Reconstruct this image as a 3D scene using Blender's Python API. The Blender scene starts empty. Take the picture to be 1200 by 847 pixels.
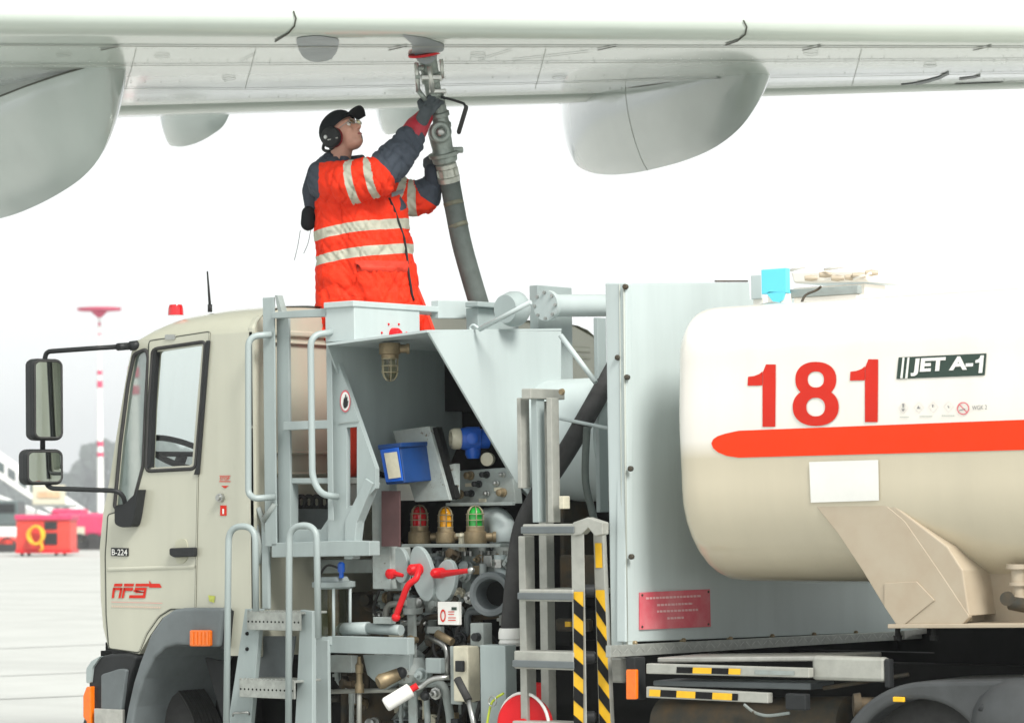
import bpy, bmesh, math, random
from mathutils import Vector, Matrix, noise
from mathutils.bvhtree import BVHTree
from mathutils.geometry import tessellate_polygon
rad = math.radians
random.seed(7)
C = bpy.context.scene.collection
SC = bpy.context.scene

# ------------------------------------------------------------------ camera
F = 3400.0; AL = rad(38); RO = rad(0.8); HZ = 590.0
fh = Vector((-math.sin(AL), math.cos(AL), 0)); rt = Vector((math.cos(AL), math.sin(AL), 0)); ZU = Vector((0, 0, 1))
th = math.atan((HZ - 423.5) / F)
fw = fh*math.cos(th) + ZU*math.sin(th); up0 = ZU*math.cos(th) - fh*math.sin(th)
r1 = rt*math.cos(RO) - up0*math.sin(RO); u1 = up0*math.cos(RO) + rt*math.sin(RO)
def ray(px, py): return fw*F + r1*(px-600) + u1*(423.5-py)
d0 = ray(200, 595); d0 = d0*(15.1/d0.dot(fh))
CAM = Vector((-d0.x, -d0.y, 1.75))
cd = bpy.data.cameras.new("camera"); cam = bpy.data.objects.new("camera", cd); C.objects.link(cam)
cam.matrix_world = Matrix(((r1.x, u1.x, -fw.x, CAM.x), (r1.y, u1.y, -fw.y, CAM.y), (r1.z, u1.z, -fw.z, CAM.z), (0, 0, 0, 1)))
cd.sensor_width = 36; cd.lens = F/1200*36; cd.clip_end = 5000; cd.clip_start = 0.1
cd.dof.use_dof = True; cd.dof.focus_distance = 14.2; cd.dof.aperture_fstop = 5.0
SC.camera = cam

# ------------------------------------------------------------------ light
SUN_EL = 44
sd = (-fh*0.9 + rt*0.55).normalized()              # horizontal direction towards the sun: behind the camera, to its right
w = bpy.data.worlds.new("World"); SC.world = w; w.use_nodes = True
nt = w.node_tree; nt.nodes.clear()
sky = nt.nodes.new("ShaderNodeTexSky"); sky.sky_type = 'NISHITA'; sky.sun_disc = False
sky.sun_elevation = rad(SUN_EL); sky.sun_rotation = math.atan2(sd.x, sd.y)
sky.air_density = 1.0; sky.dust_density = 2.0; sky.ozone_density = 1.0
hs = nt.nodes.new("ShaderNodeHueSaturation"); hs.inputs['Saturation'].default_value = 0.12
bg = nt.nodes.new("ShaderNodeBackground"); bg.inputs[1].default_value = 0.10
wo = nt.nodes.new("ShaderNodeOutputWorld")
veil = nt.nodes.new("ShaderNodeMix"); veil.data_type = 'RGBA'; veil.inputs[0].default_value = .8; veil.inputs[7].default_value = (8.6, 8.8, 8.7, 1)   # bright even cloud over the sky
nt.links.new(sky.outputs[0], hs.inputs['Color']); nt.links.new(hs.outputs[0], veil.inputs[6]); nt.links.new(veil.outputs[2], bg.inputs[0]); nt.links.new(bg.outputs[0], wo.inputs[0])
sl = bpy.data.lights.new("sun", 'SUN'); sl.energy = 3.0; sl.angle = rad(20); sl.color = (1.0, 0.97, 0.92)
so = bpy.data.objects.new("sun", sl); C.objects.link(so)
sv = sd*math.cos(rad(SUN_EL)) + ZU*math.sin(rad(SUN_EL))
so.rotation_euler = sv.to_track_quat('Z', 'Y').to_euler(); so.location = (0, -5, 30)
SC.view_settings.view_transform = 'Standard'; SC.view_settings.look = 'None'
SC.view_settings.exposure = 0.66; SC.view_settings.gamma = 1; SC.view_settings.use_curve_mapping = False

# ------------------------------------------------------------------ survey helpers: a sighting carried to a plane of the place
def P(px, py, Y=0.0):
    d = ray(px, py); return CAM + d*((Y-CAM.y)/d.y)
def Q(px, py, X):
    d = ray(px, py); return CAM + d*((X-CAM.x)/d.x)
def G(px, py, z=0.0):
    d = ray(px, py); return CAM + d*((z-CAM.z)/d.z)
def R(px, py, dep):
    d = ray(px, py); return CAM + d*(dep/d.dot(fh))

# ------------------------------------------------------------------ materials
def mat(name, col, rough=.5, metal=0.0, dirt=.12, scale=4.0, bump=.0, bscale=40, streak=False, spec=None, coat=0, dirtcol=None, alpha=None, trans=0, emit=0, chips=0, chipcol=(.10, .07, .045)):
    m = bpy.data.materials.new(name); m.use_nodes = True; n = m.node_tree; b = n.nodes['Principled BSDF']
    b.inputs['Roughness'].default_value = rough; b.inputs['Metallic'].default_value = metal
    if coat: b.inputs['Coat Weight'].default_value = coat; b.inputs['Coat Roughness'].default_value = .08
    if trans: b.inputs['Transmission Weight'].default_value = trans
    if spec is not None: b.inputs['Specular IOR Level'].default_value = spec
    c4 = tuple(col)+(1,)
    if emit:
        b.inputs['Emission Color'].default_value = c4; b.inputs['Emission Strength'].default_value = emit
    if dirt:
        tc = n.nodes.new('ShaderNodeTexCoord'); mp = n.nodes.new('ShaderNodeMapping')
        n.links.new(tc.outputs['Object'], mp.inputs[0])
        if streak: mp.inputs['Scale'].default_value = (1, 1, .12)
        nz = n.nodes.new('ShaderNodeTexNoise'); nz.inputs['Scale'].default_value = scale; nz.inputs['Detail'].default_value = 8; nz.inputs['Roughness'].default_value = .65
        n.links.new(mp.outputs[0], nz.inputs['Vector'])
        cr = n.nodes.new('ShaderNodeMapRange'); cr.inputs[1].default_value = .38; cr.inputs[2].default_value = .78; cr.inputs[4].default_value = 1
        n.links.new(nz.outputs[0], cr.inputs[0])
        mx = n.nodes.new('ShaderNodeMix'); mx.data_type = 'RGBA'
        dc = dirtcol or tuple(c*(1-dirt*2.2) for c in col)
        mx.inputs[6].default_value = c4; mx.inputs[7].default_value = tuple(max(0, c) for c in dc)+(1,)
        if dirtcol:
            ml = n.nodes.new('ShaderNodeMath'); ml.operation = 'MULTIPLY'; ml.inputs[1].default_value = dirt*3
            n.links.new(cr.outputs[0], ml.inputs[0]); n.links.new(ml.outputs[0], mx.inputs[0])
        else: n.links.new(cr.outputs[0], mx.inputs[0])
        last = mx.outputs[2]
        if chips:
            n3 = n.nodes.new('ShaderNodeTexNoise'); n3.inputs['Scale'].default_value = 34; n3.inputs['Detail'].default_value = 5; n3.inputs['Roughness'].default_value = .75
            n4 = n.nodes.new('ShaderNodeTexNoise'); n4.inputs['Scale'].default_value = 3.3; n4.inputs['Detail'].default_value = 3
            n.links.new(tc.outputs['Object'], n3.inputs['Vector']); n.links.new(tc.outputs['Object'], n4.inputs['Vector'])
            ad = n.nodes.new('ShaderNodeMath'); ad.operation = 'MULTIPLY'; n.links.new(n3.outputs[0], ad.inputs[0]); n.links.new(n4.outputs[0], ad.inputs[1])
            c3 = n.nodes.new('ShaderNodeMapRange'); c3.inputs[1].default_value = .385-chips*.06; c3.inputs[2].default_value = .42-chips*.06; n.links.new(ad.outputs[0], c3.inputs[0])
            m3 = n.nodes.new('ShaderNodeMix'); m3.data_type = 'RGBA'; m3.inputs[7].default_value = chipcol+(1,)
            n.links.new(c3.outputs[0], m3.inputs[0]); n.links.new(last, m3.inputs[6]); last = m3.outputs[2]
        n.links.new(last, b.inputs['Base Color'])
        rr = n.nodes.new('ShaderNodeMapRange'); rr.inputs[3].default_value = max(.02, rough-.08); rr.inputs[4].default_value = min(1, rough+.15)
        n.links.new(nz.outputs[0], rr.inputs[0]); n.links.new(rr.outputs[0], b.inputs['Roughness'])
        if bump:
            n2 = n.nodes.new('ShaderNodeTexNoise'); n2.inputs['Scale'].default_value = bscale; n2.inputs['Detail'].default_value = 4
            n.links.new(tc.outputs['Object'], n2.inputs['Vector'])
            bp = n.nodes.new('ShaderNodeBump'); bp.inputs['Strength'].default_value = bump; bp.inputs['Distance'].default_value = .01
            n.links.new(n2.outputs[0], bp.inputs['Height']); n.links.new(bp.outputs[0], b.inputs['Normal'])
    else: b.inputs['Base Color'].default_value = c4
    return m
M = {}
M['cream'] = mat('cream_paint', (.475, .475, .385), .28, dirt=.08, streak=True, scale=2.2, coat=.6, bump=.02, bscale=2.5)
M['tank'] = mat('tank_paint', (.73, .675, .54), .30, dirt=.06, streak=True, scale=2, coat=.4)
M['saddle'] = mat('saddle_paint', (.42, .36, .27), .42, dirt=.12, scale=5, dirtcol=(.3, .2, .12), chips=0.00)
M['grey'] = mat('pale_blue_grey_paint', (.325, .38, .375), .40, dirt=.10, streak=True, scale=5, bump=.05, chips=0.00)
M['greydirt'] = mat('stained_grey_paint', (.30, .345, .335), .5, dirt=.16, scale=9, dirtcol=(.12, .10, .07), bump=.15, chips=0.30)
M['panel'] = mat('bulkhead_paint', (.465, .53, .525), .42, dirt=.08, streak=True, scale=3, bump=.04, bscale=8, chips=0.00)
M['alu'] = mat('brushed_aluminium', (.50, .50, .46), .42, .65, dirt=.14, scale=14, chips=0.00)
M['aluw'] = mat('anodised_aluminium', (.40, .405, .365), .5, .3, dirt=.12, scale=12, chips=0.00)
M['steel'] = mat('steel', (.45, .46, .44), .3, .9, dirt=.15, scale=20, chips=0.00)
M['brass'] = mat('tarnished_brass', (.32, .25, .15), .5, .6, dirt=.22, scale=25)
M['black'] = mat('black_plastic', (.025, .027, .028), .4, dirt=.1, spec=.2)
M['rubber'] = mat('rubber', (.05, .05, .049), .65, dirt=.15, scale=15, bump=.1, spec=.2)
M['hose'] = mat('grey_hose', (.115, .135, .125), .6, dirt=.18, scale=9, bump=.15, spec=.2, chips=0.00)
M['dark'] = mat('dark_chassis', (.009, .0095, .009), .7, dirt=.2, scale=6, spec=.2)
M['grime'] = mat('grimy_dark_metal', (.045, .045, .038), .6, .2, dirt=.3, scale=8, dirtcol=(.12, .08, .04), spec=.2)
M['fender'] = mat('grey_plastic', (.13, .15, .155), .5, dirt=.12, scale=6)
M['mudblack'] = mat('dusty_black_plastic', (.055, .06, .062), .45, dirt=.2, scale=5)
M['red'] = mat('red_marking', (.60, .025, .012), .35, dirt=.05, spec=.2)
M['redorange'] = mat('red_orange_stripe', (.87, .045, .006), .3, dirt=.04, spec=.2)
M['redpl'] = mat('red_enamel', (.62, .015, .02), .35, dirt=.1, spec=.2)
M['redlens'] = mat('red_glass', (.55, .005, .01), .12, dirt=0, coat=.5)
M['amb'] = mat('amber_glass', (.75, .33, .005), .12, dirt=0, coat=.5)
M['grn'] = mat('green_glass', (.01, .30, .03), .12, dirt=0, coat=.5)
M['orl'] = mat('orange_lens', (.85, .17, .005), .15, dirt=.1, scale=40, coat=.5)
M['blue'] = mat('blue_enamel', (.008, .045, .17), .35, dirt=.15, scale=10)
M['blue2'] = mat('bright_blue_enamel', (.01, .10, .50), .3, dirt=.1)
M['cyan'] = mat('cyan_plastic', (.12, .62, .80), .4, dirt=.06)
M['white'] = mat('white_plastic', (.78, .78, .74), .4, dirt=.05)
M['creamp'] = mat('cream_face', (.60, .57, .44), .4, dirt=.1, scale=20)
M['pink'] = mat('faded_red_plate', (.62, .10, .13), .5, dirt=.18, scale=5, dirtcol=(.7, .4, .4), spec=.2)
M['paleline'] = mat('pale_lettering', (.75, .45, .45), .6, dirt=0)
M['faintline'] = mat('faint_lettering', (.62, .32, .28), .6, dirt=0)
M['yel'] = mat('hazard_yellow', (.80, .46, .01), .45, dirt=.08, scale=20)
M['blk'] = mat('hazard_black', (.012, .012, .012), .6, dirt=.1, scale=20, spec=.15)
M['plate'] = mat('dark_green_plate', (.04, .065, .052), .4, dirt=.05, spec=.2)
M['seam'] = mat('seal', (.06, .065, .05), .6, dirt=0)
M['wing'] = mat('wing_paint', (.54, .60, .545), .17, dirt=.035, scale=1.2, coat=.5)
M['fairing'] = mat('fairing_gloss_paint', (.43, .49, .465), .12, dirt=.05, scale=1.5, coat=1)
M['wingline'] = mat('panel_sealant', (.38, .41, .37), .6, dirt=0)
M['patch'] = mat('blue_grey_patch', (.24, .28, .29), .35, dirt=.06)
M['wingdk'] = mat('wing_cavity', (.06, .065, .06), .5, dirt=0)
M['skin'] = mat('skin', (.64, .34, .25), .45, dirt=.08, scale=30)
M['cap'] = mat('black_cloth', (.012, .014, .016), .8, dirt=.1, scale=30, bump=.2, spec=.2)
M['greyc'] = mat('charcoal_cloth', (.055, .065, .085), .8, dirt=.12, scale=20, bump=.3, bscale=60, spec=.2)
M['glovegrey'] = mat('grey_glove', (.07, .085, .095), .7, dirt=.15, scale=25, bump=.3)
M['glovered'] = mat('red_glove', (.42, .012, .03), .35, dirt=.12, scale=25, bump=.3)
M['yellow'] = mat('yellow_hose', (.80, .45, .01), .5, dirt=.1)
M['treadplate'] = mat('chequer_plate', (.38, .40, .37), .4, .4, dirt=.15, scale=30, chips=0.00)

def glass(name, col, rough=0.0, alpha=.25):
    m = bpy.data.materials.new(name); m.use_nodes = True; n = m.node_tree; n.nodes.clear()
    o = n.nodes.new('ShaderNodeOutputMaterial'); t = n.nodes.new('ShaderNodeBsdfTransparent'); t.inputs[0].default_value = col+(1,)
    g = n.nodes.new('ShaderNodeBsdfGlossy'); g.inputs['Roughness'].default_value = rough + .02
    lw = n.nodes.new('ShaderNodeLayerWeight'); lw.inputs[0].default_value = .5; fr = n.nodes.new('ShaderNodeMapRange'); fr.inputs[1].default_value = .3; fr.inputs[3].default_value = .05; fr.inputs[4].default_value = .7
    n.links.new(lw.outputs['Facing'], fr.inputs[0])
    mx = n.nodes.new('ShaderNodeMixShader')
    n.links.new(fr.outputs[0], mx.inputs[0]); n.links.new(t.outputs[0], mx.inputs[1]); n.links.new(g.outputs[0], mx.inputs[2]); n.links.new(mx.outputs[0], o.inputs[0])
    return m
M['glass'] = glass('window_glass', (.93, .97, .95))
M['glasst'] = glass('tinted_window_glass', (.62, .70, .66))
M['quarter'] = mat('smoked_side_glass', (.17, .22, .20), .08, dirt=.03, alpha=.5); M['quarter'].node_tree.nodes['Principled BSDF'].inputs['Alpha'].default_value = .72
M['jar'] = glass('sight_glass', (.55, .58, .48), .05)
M['lampglass'] = glass('lamp_glass', (.80, .76, .60), .05)
def mirror_mat():
    m = bpy.data.materials.new('mirror_glass'); m.use_nodes = True; b = m.node_tree.nodes['Principled BSDF']
    b.inputs['Base Color'].default_value = (.55, .6, .57, 1); b.inputs['Metallic'].default_value = 1; b.inputs['Roughness'].default_value = .02
    return m
M['mirror'] = mirror_mat()

# ------------------------------------------------------------------ object helpers
LOC = {}
def thing(name, label, cat, loc=(0, 0, 0), group=None):
    o = bpy.data.objects.new(name, None); C.objects.link(o); o.location = loc; o.empty_display_size = .2
    o['label'] = label; o['category'] = cat
    if group: o['group'] = group
    LOC[o.name] = Vector(loc); return o
class MB:
    def __init__(s): s.v = []; s.f = []; s.sm = []
    def add(s, vs, fs, smooth=False):
        k = len(s.v); s.v += [Vector(v) for v in vs]
        for f in fs: s.f.append([i+k for i in f]); s.sm.append(smooth)
        return s
    def prism(s, pts, vec, smooth=False):
        n = len(pts); vec = Vector(vec); a = [Vector(p) for p in pts]
        s.add(a + [p+vec for p in a], [list(range(n)), list(range(2*n-1, n-1, -1))] + [[i, (i+1) % n + 0, (i+1) % n + n, i+n] for i in range(n)])
        return s
    def holed(s, outer, holes, vec):
        vec = Vector(vec); loops = [[Vector(p) for p in outer]] + [[Vector(p) for p in h] for h in holes]
        tris = tessellate_polygon(loops); al = [p for l in loops for p in l]; n = len(al)
        fs = [list(t) for t in tris] + [[i+n for i in reversed(t)] for t in tris]
        k = 0
        for l in loops:
            m = len(l); fs += [[k+i, k+(i+1) % m, k+(i+1) % m+n, k+i+n] for i in range(m)]; k += m
        return s.add(al + [p+vec for p in al], fs)
    def box(s, a, b):
        x0, x1 = sorted((a[0], b[0])); y0, y1 = sorted((a[1], b[1])); z0, z1 = sorted((a[2], b[2]))
        return s.prism([(x0, y0, z0), (x1, y0, z0), (x1, y0, z1), (x0, y0, z1)], (0, y1-y0, 0))
    def obox(s, c, ax, ay, az):   # centre and three half vectors
        c = Vector(c); ax, ay, az = Vector(ax), Vector(ay), Vector(az)
        return s.prism([c-ax-ay-az, c+ax-ay-az, c+ax-ay+az, c-ax-ay+az], ay*2)
    def vbox(s, p0, pc, p1, t, b, Y):   # side face p0..pc on plane Y, rear face pc..p1
        A = P(p0, (t+b)/2, Y); B = P(pc, t, Y); B2 = P(pc, b, Y); D = Q(p1, (t+b)/2, B.x)
        return s.box((A.x, Y, B.z), (B.x, max(D.y, Y+.004), B2.z))
    def tube(s, pts, r, seg=12, cap=True):
        pts = [Vector(p) for p in pts]; n = len(pts); rs = r if isinstance(r, (list, tuple)) else [r]*n
        vs = []; up = None
        for i, p in enumerate(pts):
            t = (pts[min(i+1, n-1)] - pts[max(i-1, 0)]).normalized()
            if up is None:
                up = t.orthogonal().normalized()
            up = (up - t*up.dot(t)).normalized(); sd_ = t.cross(up)
            for j in range(seg):
                a = 2*math.pi*j/seg; vs.append(p + (up*math.cos(a)+sd_*math.sin(a))*rs[i])
        fs = [[i*seg+j, i*seg+(j+1) % seg, (i+1)*seg+(j+1) % seg, (i+1)*seg+j] for i in range(n-1) for j in range(seg)]
        k = len(s.f); s.add(vs, fs, True)
        if cap:
            b = len(s.v)-len(vs); s.f.append([b+j for j in range(seg-1, -1, -1)]); s.sm.append(False)
            s.f.append([b+(n-1)*seg+j for j in range(seg)]); s.sm.append(False)
        return s
    def lathe(s, base, axis, prof, seg=24):  # prof: list of (distance, radius)
        base = Vector(base); a = Vector(axis).normalized(); u = a.orthogonal().normalized(); v = a.cross(u); vs = []
        for h, r in prof:
            for j in range(seg):
                t = 2*math.pi*j/seg; vs.append(base + a*h + (u*math.cos(t)+v*math.sin(t))*max(r, 1e-4))
        n = len(prof); fs = [[i*seg+j, i*seg+(j+1) % seg, (i+1)*seg+(j+1) % seg, (i+1)*seg+j] for i in range(n-1) for j in range(seg)]
        fs += [list(range(seg-1, -1, -1)), [(n-1)*seg+j for j in range(seg)]]
        return s.add(vs, fs, 'auto')
    def ball(s, c, r, ax=None, seg=16, rings=10):
        c = Vector(c); r = (r, r, r) if not isinstance(r, (tuple, list)) else r
        X, Y, Z = ax or (Vector((1, 0, 0)), Vector((0, 1, 0)), Vector((0, 0, 1)))
        vs = [c + Z*r[2]]
        for i in range(1, rings):
            t = math.pi*i/rings
            for j in range(seg):
                a = 2*math.pi*j/seg
                vs.append(c + X*(r[0]*math.sin(t)*math.cos(a)) + Y*(r[1]*math.sin(t)*math.sin(a)) + Z*(r[2]*math.cos(t)))
        vs.append(c - Z*r[2]); L = len(vs)-1
        fs = [[0, 1+j, 1+(j+1) % seg] for j in range(seg)]
        for i in range(rings-2):
            for j in range(seg): fs.append([1+i*seg+j, 1+(i+1)*seg+j, 1+(i+1)*seg+(j+1) % seg, 1+i*seg+(j+1) % seg])
        b = 1+(rings-2)*seg; fs += [[L, b+(j+1) % seg, b+j] for j in range(seg)]
        return s.add(vs, fs, True)
    def grid(s, rows, smooth=True):
        n = len(rows[0]); vs = [p for r in rows for p in r]
        return s.add(vs, [[i*n+j, i*n+j+1, (i+1)*n+j+1, (i+1)*n+j] for i in range(len(rows)-1) for j in range(n-1)], smooth)
    def mesh(s, off=Vector((0, 0, 0)), fix=True, name='m'):
        me = bpy.data.meshes.new(name); me.from_pydata([v-off for v in s.v], [], s.f)
        bm = bmesh.new(); bm.from_mesh(me); bm.faces.ensure_lookup_table()
        for i, f in enumerate(bm.faces):
            f.smooth = bool(s.sm[i])
        if fix: bmesh.ops.recalc_face_normals(bm, faces=bm.faces)
        au = any(x == 'auto' for x in s.sm)
        if au:
            for e in bm.edges:
                if len(e.link_faces) == 2 and e.calc_face_angle(0) > rad(35): e.smooth = False
        bm.to_mesh(me); bm.free(); return me
    def build(s, name, m, parent=None, bevel=0, label=None, kind=None, fix=True, seg=2):
        off = Vector((0, 0, 0)); p = parent
        while p is not None:
            if p.name in LOC: off = LOC[p.name]; break
            p = p.parent
        me = s.mesh(off, fix, name); me.materials.append(M[m] if isinstance(m, str) else m)
        o = bpy.data.objects.new(name, me); C.objects.link(o); o.parent = parent
        if bevel:
            b = o.modifiers.new('bevel', 'BEVEL'); b.width = bevel; b.segments = seg; b.limit_method = 'ANGLE'; b.angle_limit = rad(40); b.harden_normals = False
        if label: o['label'] = label
        if kind: o['kind'] = kind
        return o
def rr(x0, y0, x1, y1, r=3, n=4):
    out = []
    for cx, cy, a0 in ((x1-r, y0+r, -90), (x1-r, y1-r, 0), (x0+r, y1-r, 90), (x0+r, y0+r, 180)):
        for i in range(n+1):
            a = rad(a0+90*i/n); out.append((cx+r*math.cos(a), cy+r*math.sin(a)))
    return out
def rpoly(pts, r=4, n=4):
    out = []; m = len(pts)
    for i in range(m):
        p0, p, p2 = Vector(pts[i-1]), Vector(pts[i]), Vector(pts[(i+1) % m])
        a = (p0-p); b = (p2-p); rr_ = min(r, a.length*.45, b.length*.45); a = p+a.normalized()*rr_; b = p+b.normalized()*rr_
        for k in range(n+1):
            t = k/n; q = a*(1-t)**2 + p*2*t*(1-t) + b*t*t; out.append((q.x, q.y))
    return out
def PP(pts, Y=0.0): return [P(x, y, Y) for x, y in pts]
def QQ(pts, X): return [Q(x, y, X) for x, y in pts]
def smoothpath(pts, n=8):
    pts = [Vector(p) for p in pts]; out = []
    for i in range(len(pts)-1):
        a = pts[max(i-1, 0)]; b = pts[i]; c = pts[i+1]; d = pts[min(i+2, len(pts)-1)]
        for k in range(n):
            t = k/n; out.append(.5*((2*b)+(c-a)*t+(2*a-5*b+4*c-d)*t*t+(3*b-a-3*c+d)*t**3))
    out.append(pts[-1]); return out
def bentpath(pts, r=.08, n=6):
    pts = [Vector(p) for p in pts]; out = [pts[0]]
    for i in range(1, len(pts)-1):
        p = pts[i]; a = pts[i-1]-p; b = pts[i+1]-p; q = min(r, a.length*.48, b.length*.48)
        A = p+a.normalized()*q; B = p+b.normalized()*q
        for k in range(n+1):
            t = k/n; out.append(A*(1-t)**2+p*2*t*(1-t)+B*t*t)
    out.append(pts[-1]); return out
def textmesh(txt, quad, proj, parent, m, name='lettering', bold=.0, align=None, cuts=0):
    """writing spread over a four cornered field (tl, tr, bl, br)"""
    cu = bpy.data.curves.new('t', 'FONT'); cu.body = txt; cu.offset = bold; cu.resolution_u = 6
    to = bpy.data.objects.new('t', cu); C.objects.link(to); bpy.context.view_layer.update()
    me = bpy.data.meshes.new_from_object(to.evaluated_get(bpy.context.evaluated_depsgraph_get()))
    bpy.data.objects.remove(to); bpy.data.curves.remove(cu)
    xs = [v.co.x for v in me.vertices]; ys = [v.co.y for v in me.vertices]
    x0, x1, y0, y1 = min(xs), max(xs), min(ys), max(ys)
    tl, tr, bl, br = [Vector(q) for q in quad]; vs = []
    for v in me.vertices:
        u = (v.co.x-x0)/(x1-x0); t = (v.co.y-y0)/(y1-y0)
        q = (bl*(1-u)+br*u)*(1-t) + (tl*(1-u)+tr*u)*t; vs.append(proj(q.x, q.y))
    mb = MB(); mb.add(vs, [list(p.vertices) for p in me.polygons]); bpy.data.meshes.remove(me)
    return mb.build(name, m, parent, fix=False)

# ================================================================== SETTING
gm = mat('apron_concrete', (.42, .43, .405), .8, dirt=.07, scale=.6, bump=.2, bscale=60)
n = gm.node_tree; b_ = n.nodes['Principled BSDF']; src = b_.inputs['Base Color'].links[0].from_socket
tcg = n.nodes.new('ShaderNodeTexCoord'); mpg = n.nodes.new('ShaderNodeMapping'); mpg.inputs['Scale'].default_value = (.05, .45, 1); mpg.inputs['Rotation'].default_value = (0, 0, rad(-38)); ngs = n.nodes.new('ShaderNodeTexNoise'); ngs.inputs['Scale'].default_value = 1.0; ngs.inputs['Detail'].default_value = 7
crg = n.nodes.new('ShaderNodeMapRange'); crg.inputs[1].default_value = .5; crg.inputs[2].default_value = .75; crg.inputs[4].default_value = .55; mg_ = n.nodes.new('ShaderNodeMix'); mg_.data_type = 'RGBA'; mg_.inputs[7].default_value = (.26, .265, .25, 1)
n.links.new(tcg.outputs['Object'], mpg.inputs[0]); n.links.new(mpg.outputs[0], ngs.inputs['Vector']); n.links.new(ngs.outputs[0], crg.inputs[0]); n.links.new(crg.outputs[0], mg_.inputs[0]); n.links.new(src, mg_.inputs[6]); n.links.new(mg_.outputs[2], b_.inputs['Base Color'])
mb = MB(); mb.add([(-1500, -80, 0), (1200, -80, 0), (1200, 1800, 0), (-1500, 1800, 0)], [[0, 1, 2, 3]])
o = mb.build('apron', gm); o['kind'] = 'structure'
mb = MB()
for (ya, yb, hw) in ((663.5, 660, .03), (681, 676, .02), (704, 699, .02), (731, 724, .02), (763, 754, .035), (795, 786, .03), (822, 813, .03)):
    a = G(-200, ya+5, .004); b = G(160, yb-1, .004); d = (b-a).normalized(); n_ = Vector((-d.y, d.x, 0))*hw
    a = a-d*40; b = b+d*60; mb.add([a-n_, b-n_, b+n_, a+n_], [[0, 1, 2, 3]])
o = mb.build('apron_joint', mat('joint_sealant', (.27, .28, .26), .8, dirt=.2, scale=1)); o['kind'] = 'structure'

# far wood
def wood():
    mb = MB(); rnd = random.Random(3)
    for i in range(1100):
        px = rnd.uniform(-500, 900); dep = rnd.uniform(900, 1050)
        top = 545 + 10*math.sin(px*.031) + 7*math.sin(px*.083+1) + rnd.uniform(-3, 3)
        if px < 95: top += 8
        if 95 < px < 230: top -= 14
        t = rnd.random()**1.6; py = top + t*(600-top); s = (2.2 - .6*(1-t))*rnd.uniform(.6, 1.3)*1.9
        c = R(px, py, dep); L = []
        b2 = MB().ball((0, 0, 0), 1, seg=7, rings=5)
        for v in b2.v: L.append(c + v*s*(1+.5*noise.noise(v*1.7+c)))
        mb.add(L, b2.f, False)
    o = mb.build('far_wood', mat('far_foliage', (.07, .09, .075), .9, dirt=.3, scale=.8)); o['kind'] = 'stuff'; o['label'] = 'grey green line of woodland far across the airfield'
wood()

# striped floodlight mast
M['mred'] = mat('mast_red', (.62, .07, .15), .6, dirt=.05); M['mwhite'] = mat('mast_white', (.80, .80, .78), .6, dirt=.05)
D = 170
base = G(118, 640, 0); base = Vector((R(118, 600, D).x, R(118, 600, D).y, 0))
mast = thing('floodlight_mast', 'tall red and white banded mast with flat ring of floodlights at its top', 'mast', base)
def mz(py): return R(118, py, D).z
def mseg(pa, pb, r): return MB().lathe(Vector((base.x, base.y, mz(pb))), (0, 0, 1), [(0, r), (mz(pa)-mz(pb), r)], 14)
mb = MB(); mb.lathe(base, (0, 0, 1), [(0, .22), (mz(516), .17), (mz(372), .07)], 16); mb.build('mast_pole', 'mwhite', mast)
for (a, b, r) in ((378, 382, .08), (390, 394, .085), (404, 408, .09), (416, 420, .095), (434, 439, .15), (446, 454, .16), (509, 513, .09), (517, 523, .185), (530, 535, .19)):
    mseg(a, b, r).build('red_band', 'mred', mast)
hc = Vector((base.x, base.y, mz(365)))
mb = MB(); mb.lathe(hc, (0, 0, 1), [(0, .3), (.06, 1.25), (.2, 1.3), (.25, .25)], 28); mb.build('lamp_ring', 'mred', mast)
mb = MB(); mb.lathe(hc-Vector((0, 0, .35)), (0, 0, 1), [(0, .12), (.3, .45), (.35, .45)], 14); mb.build('hub', 'mred', mast)
mast2b = R(158, 600, 120)
mast2 = thing('striped_mast', 'slimmer red and white mast seen through the front side glass of the cab', 'mast', (mast2b.x, mast2b.y, 0))
zt = R(160, 418, 120).z; mb = MB(); mb.lathe((mast2b.x, mast2b.y, 0), (0, 0, 1), [(0, .32), (zt, .17)], 14); mb.build('mast_pole', 'mwhite', mast2)
for a, b in ((430, 442), (452, 462)):
    za, zb = R(160, a, 120).z, R(160, b, 120).z
    MB().lathe((mast2b.x, mast2b.y, zb), (0, 0, 1), [(0, .24), (za-zb, .23)], 14).build('red_band', 'mred', mast2)

# ------------------------------------------------------------------ distant ground vehicles and stairs
M['cartred'] = mat('cart_red', (.75, .05, .03), .45, dirt=.08); M['vred'] = mat('distant_rose_red', (.62, .04, .13), .5, dirt=.1)
def camframe(px, py, dep): return R(px, py, dep)
def cbox(mb, x0, y0, x1, y1, dep, th_):
    a = R(x0, y1, dep); b = R(x1, y1, dep); c = R(x1, y0, dep); d = R(x0, y0, dep); return mb.prism([a, b, c, d], fh*th_)
Dc = 92.0
cb = G(50, 651.5, 0); Dc = (cb-CAM).dot(fh)
cart = thing('equipment_cart', 'bright red airport service cart carrying a coiled yellow hose', 'cart', cb)
cbox(MB(), 19, 608, 82, 645, Dc, 1.8).build('housing', 'cartred', cart, bevel=.04)
cbox(MB(), 17, 603, 84, 609, Dc-.1, 2.0).build('lid', 'vred', cart, bevel=.03)
cbox(MB(), 52, 611, 67, 620, Dc-.05, .04).build('grille', 'black', cart); cbox(MB(), 52, 624, 67, 638, Dc-.05, .04).build('grille', 'black', cart)
cbox(MB(), 18, 644, 83, 648, Dc-.15, 2.1).build('bumper_frame', 'redpl', cart)
pts = []
cc = R(42, 627, Dc-.35)
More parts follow.
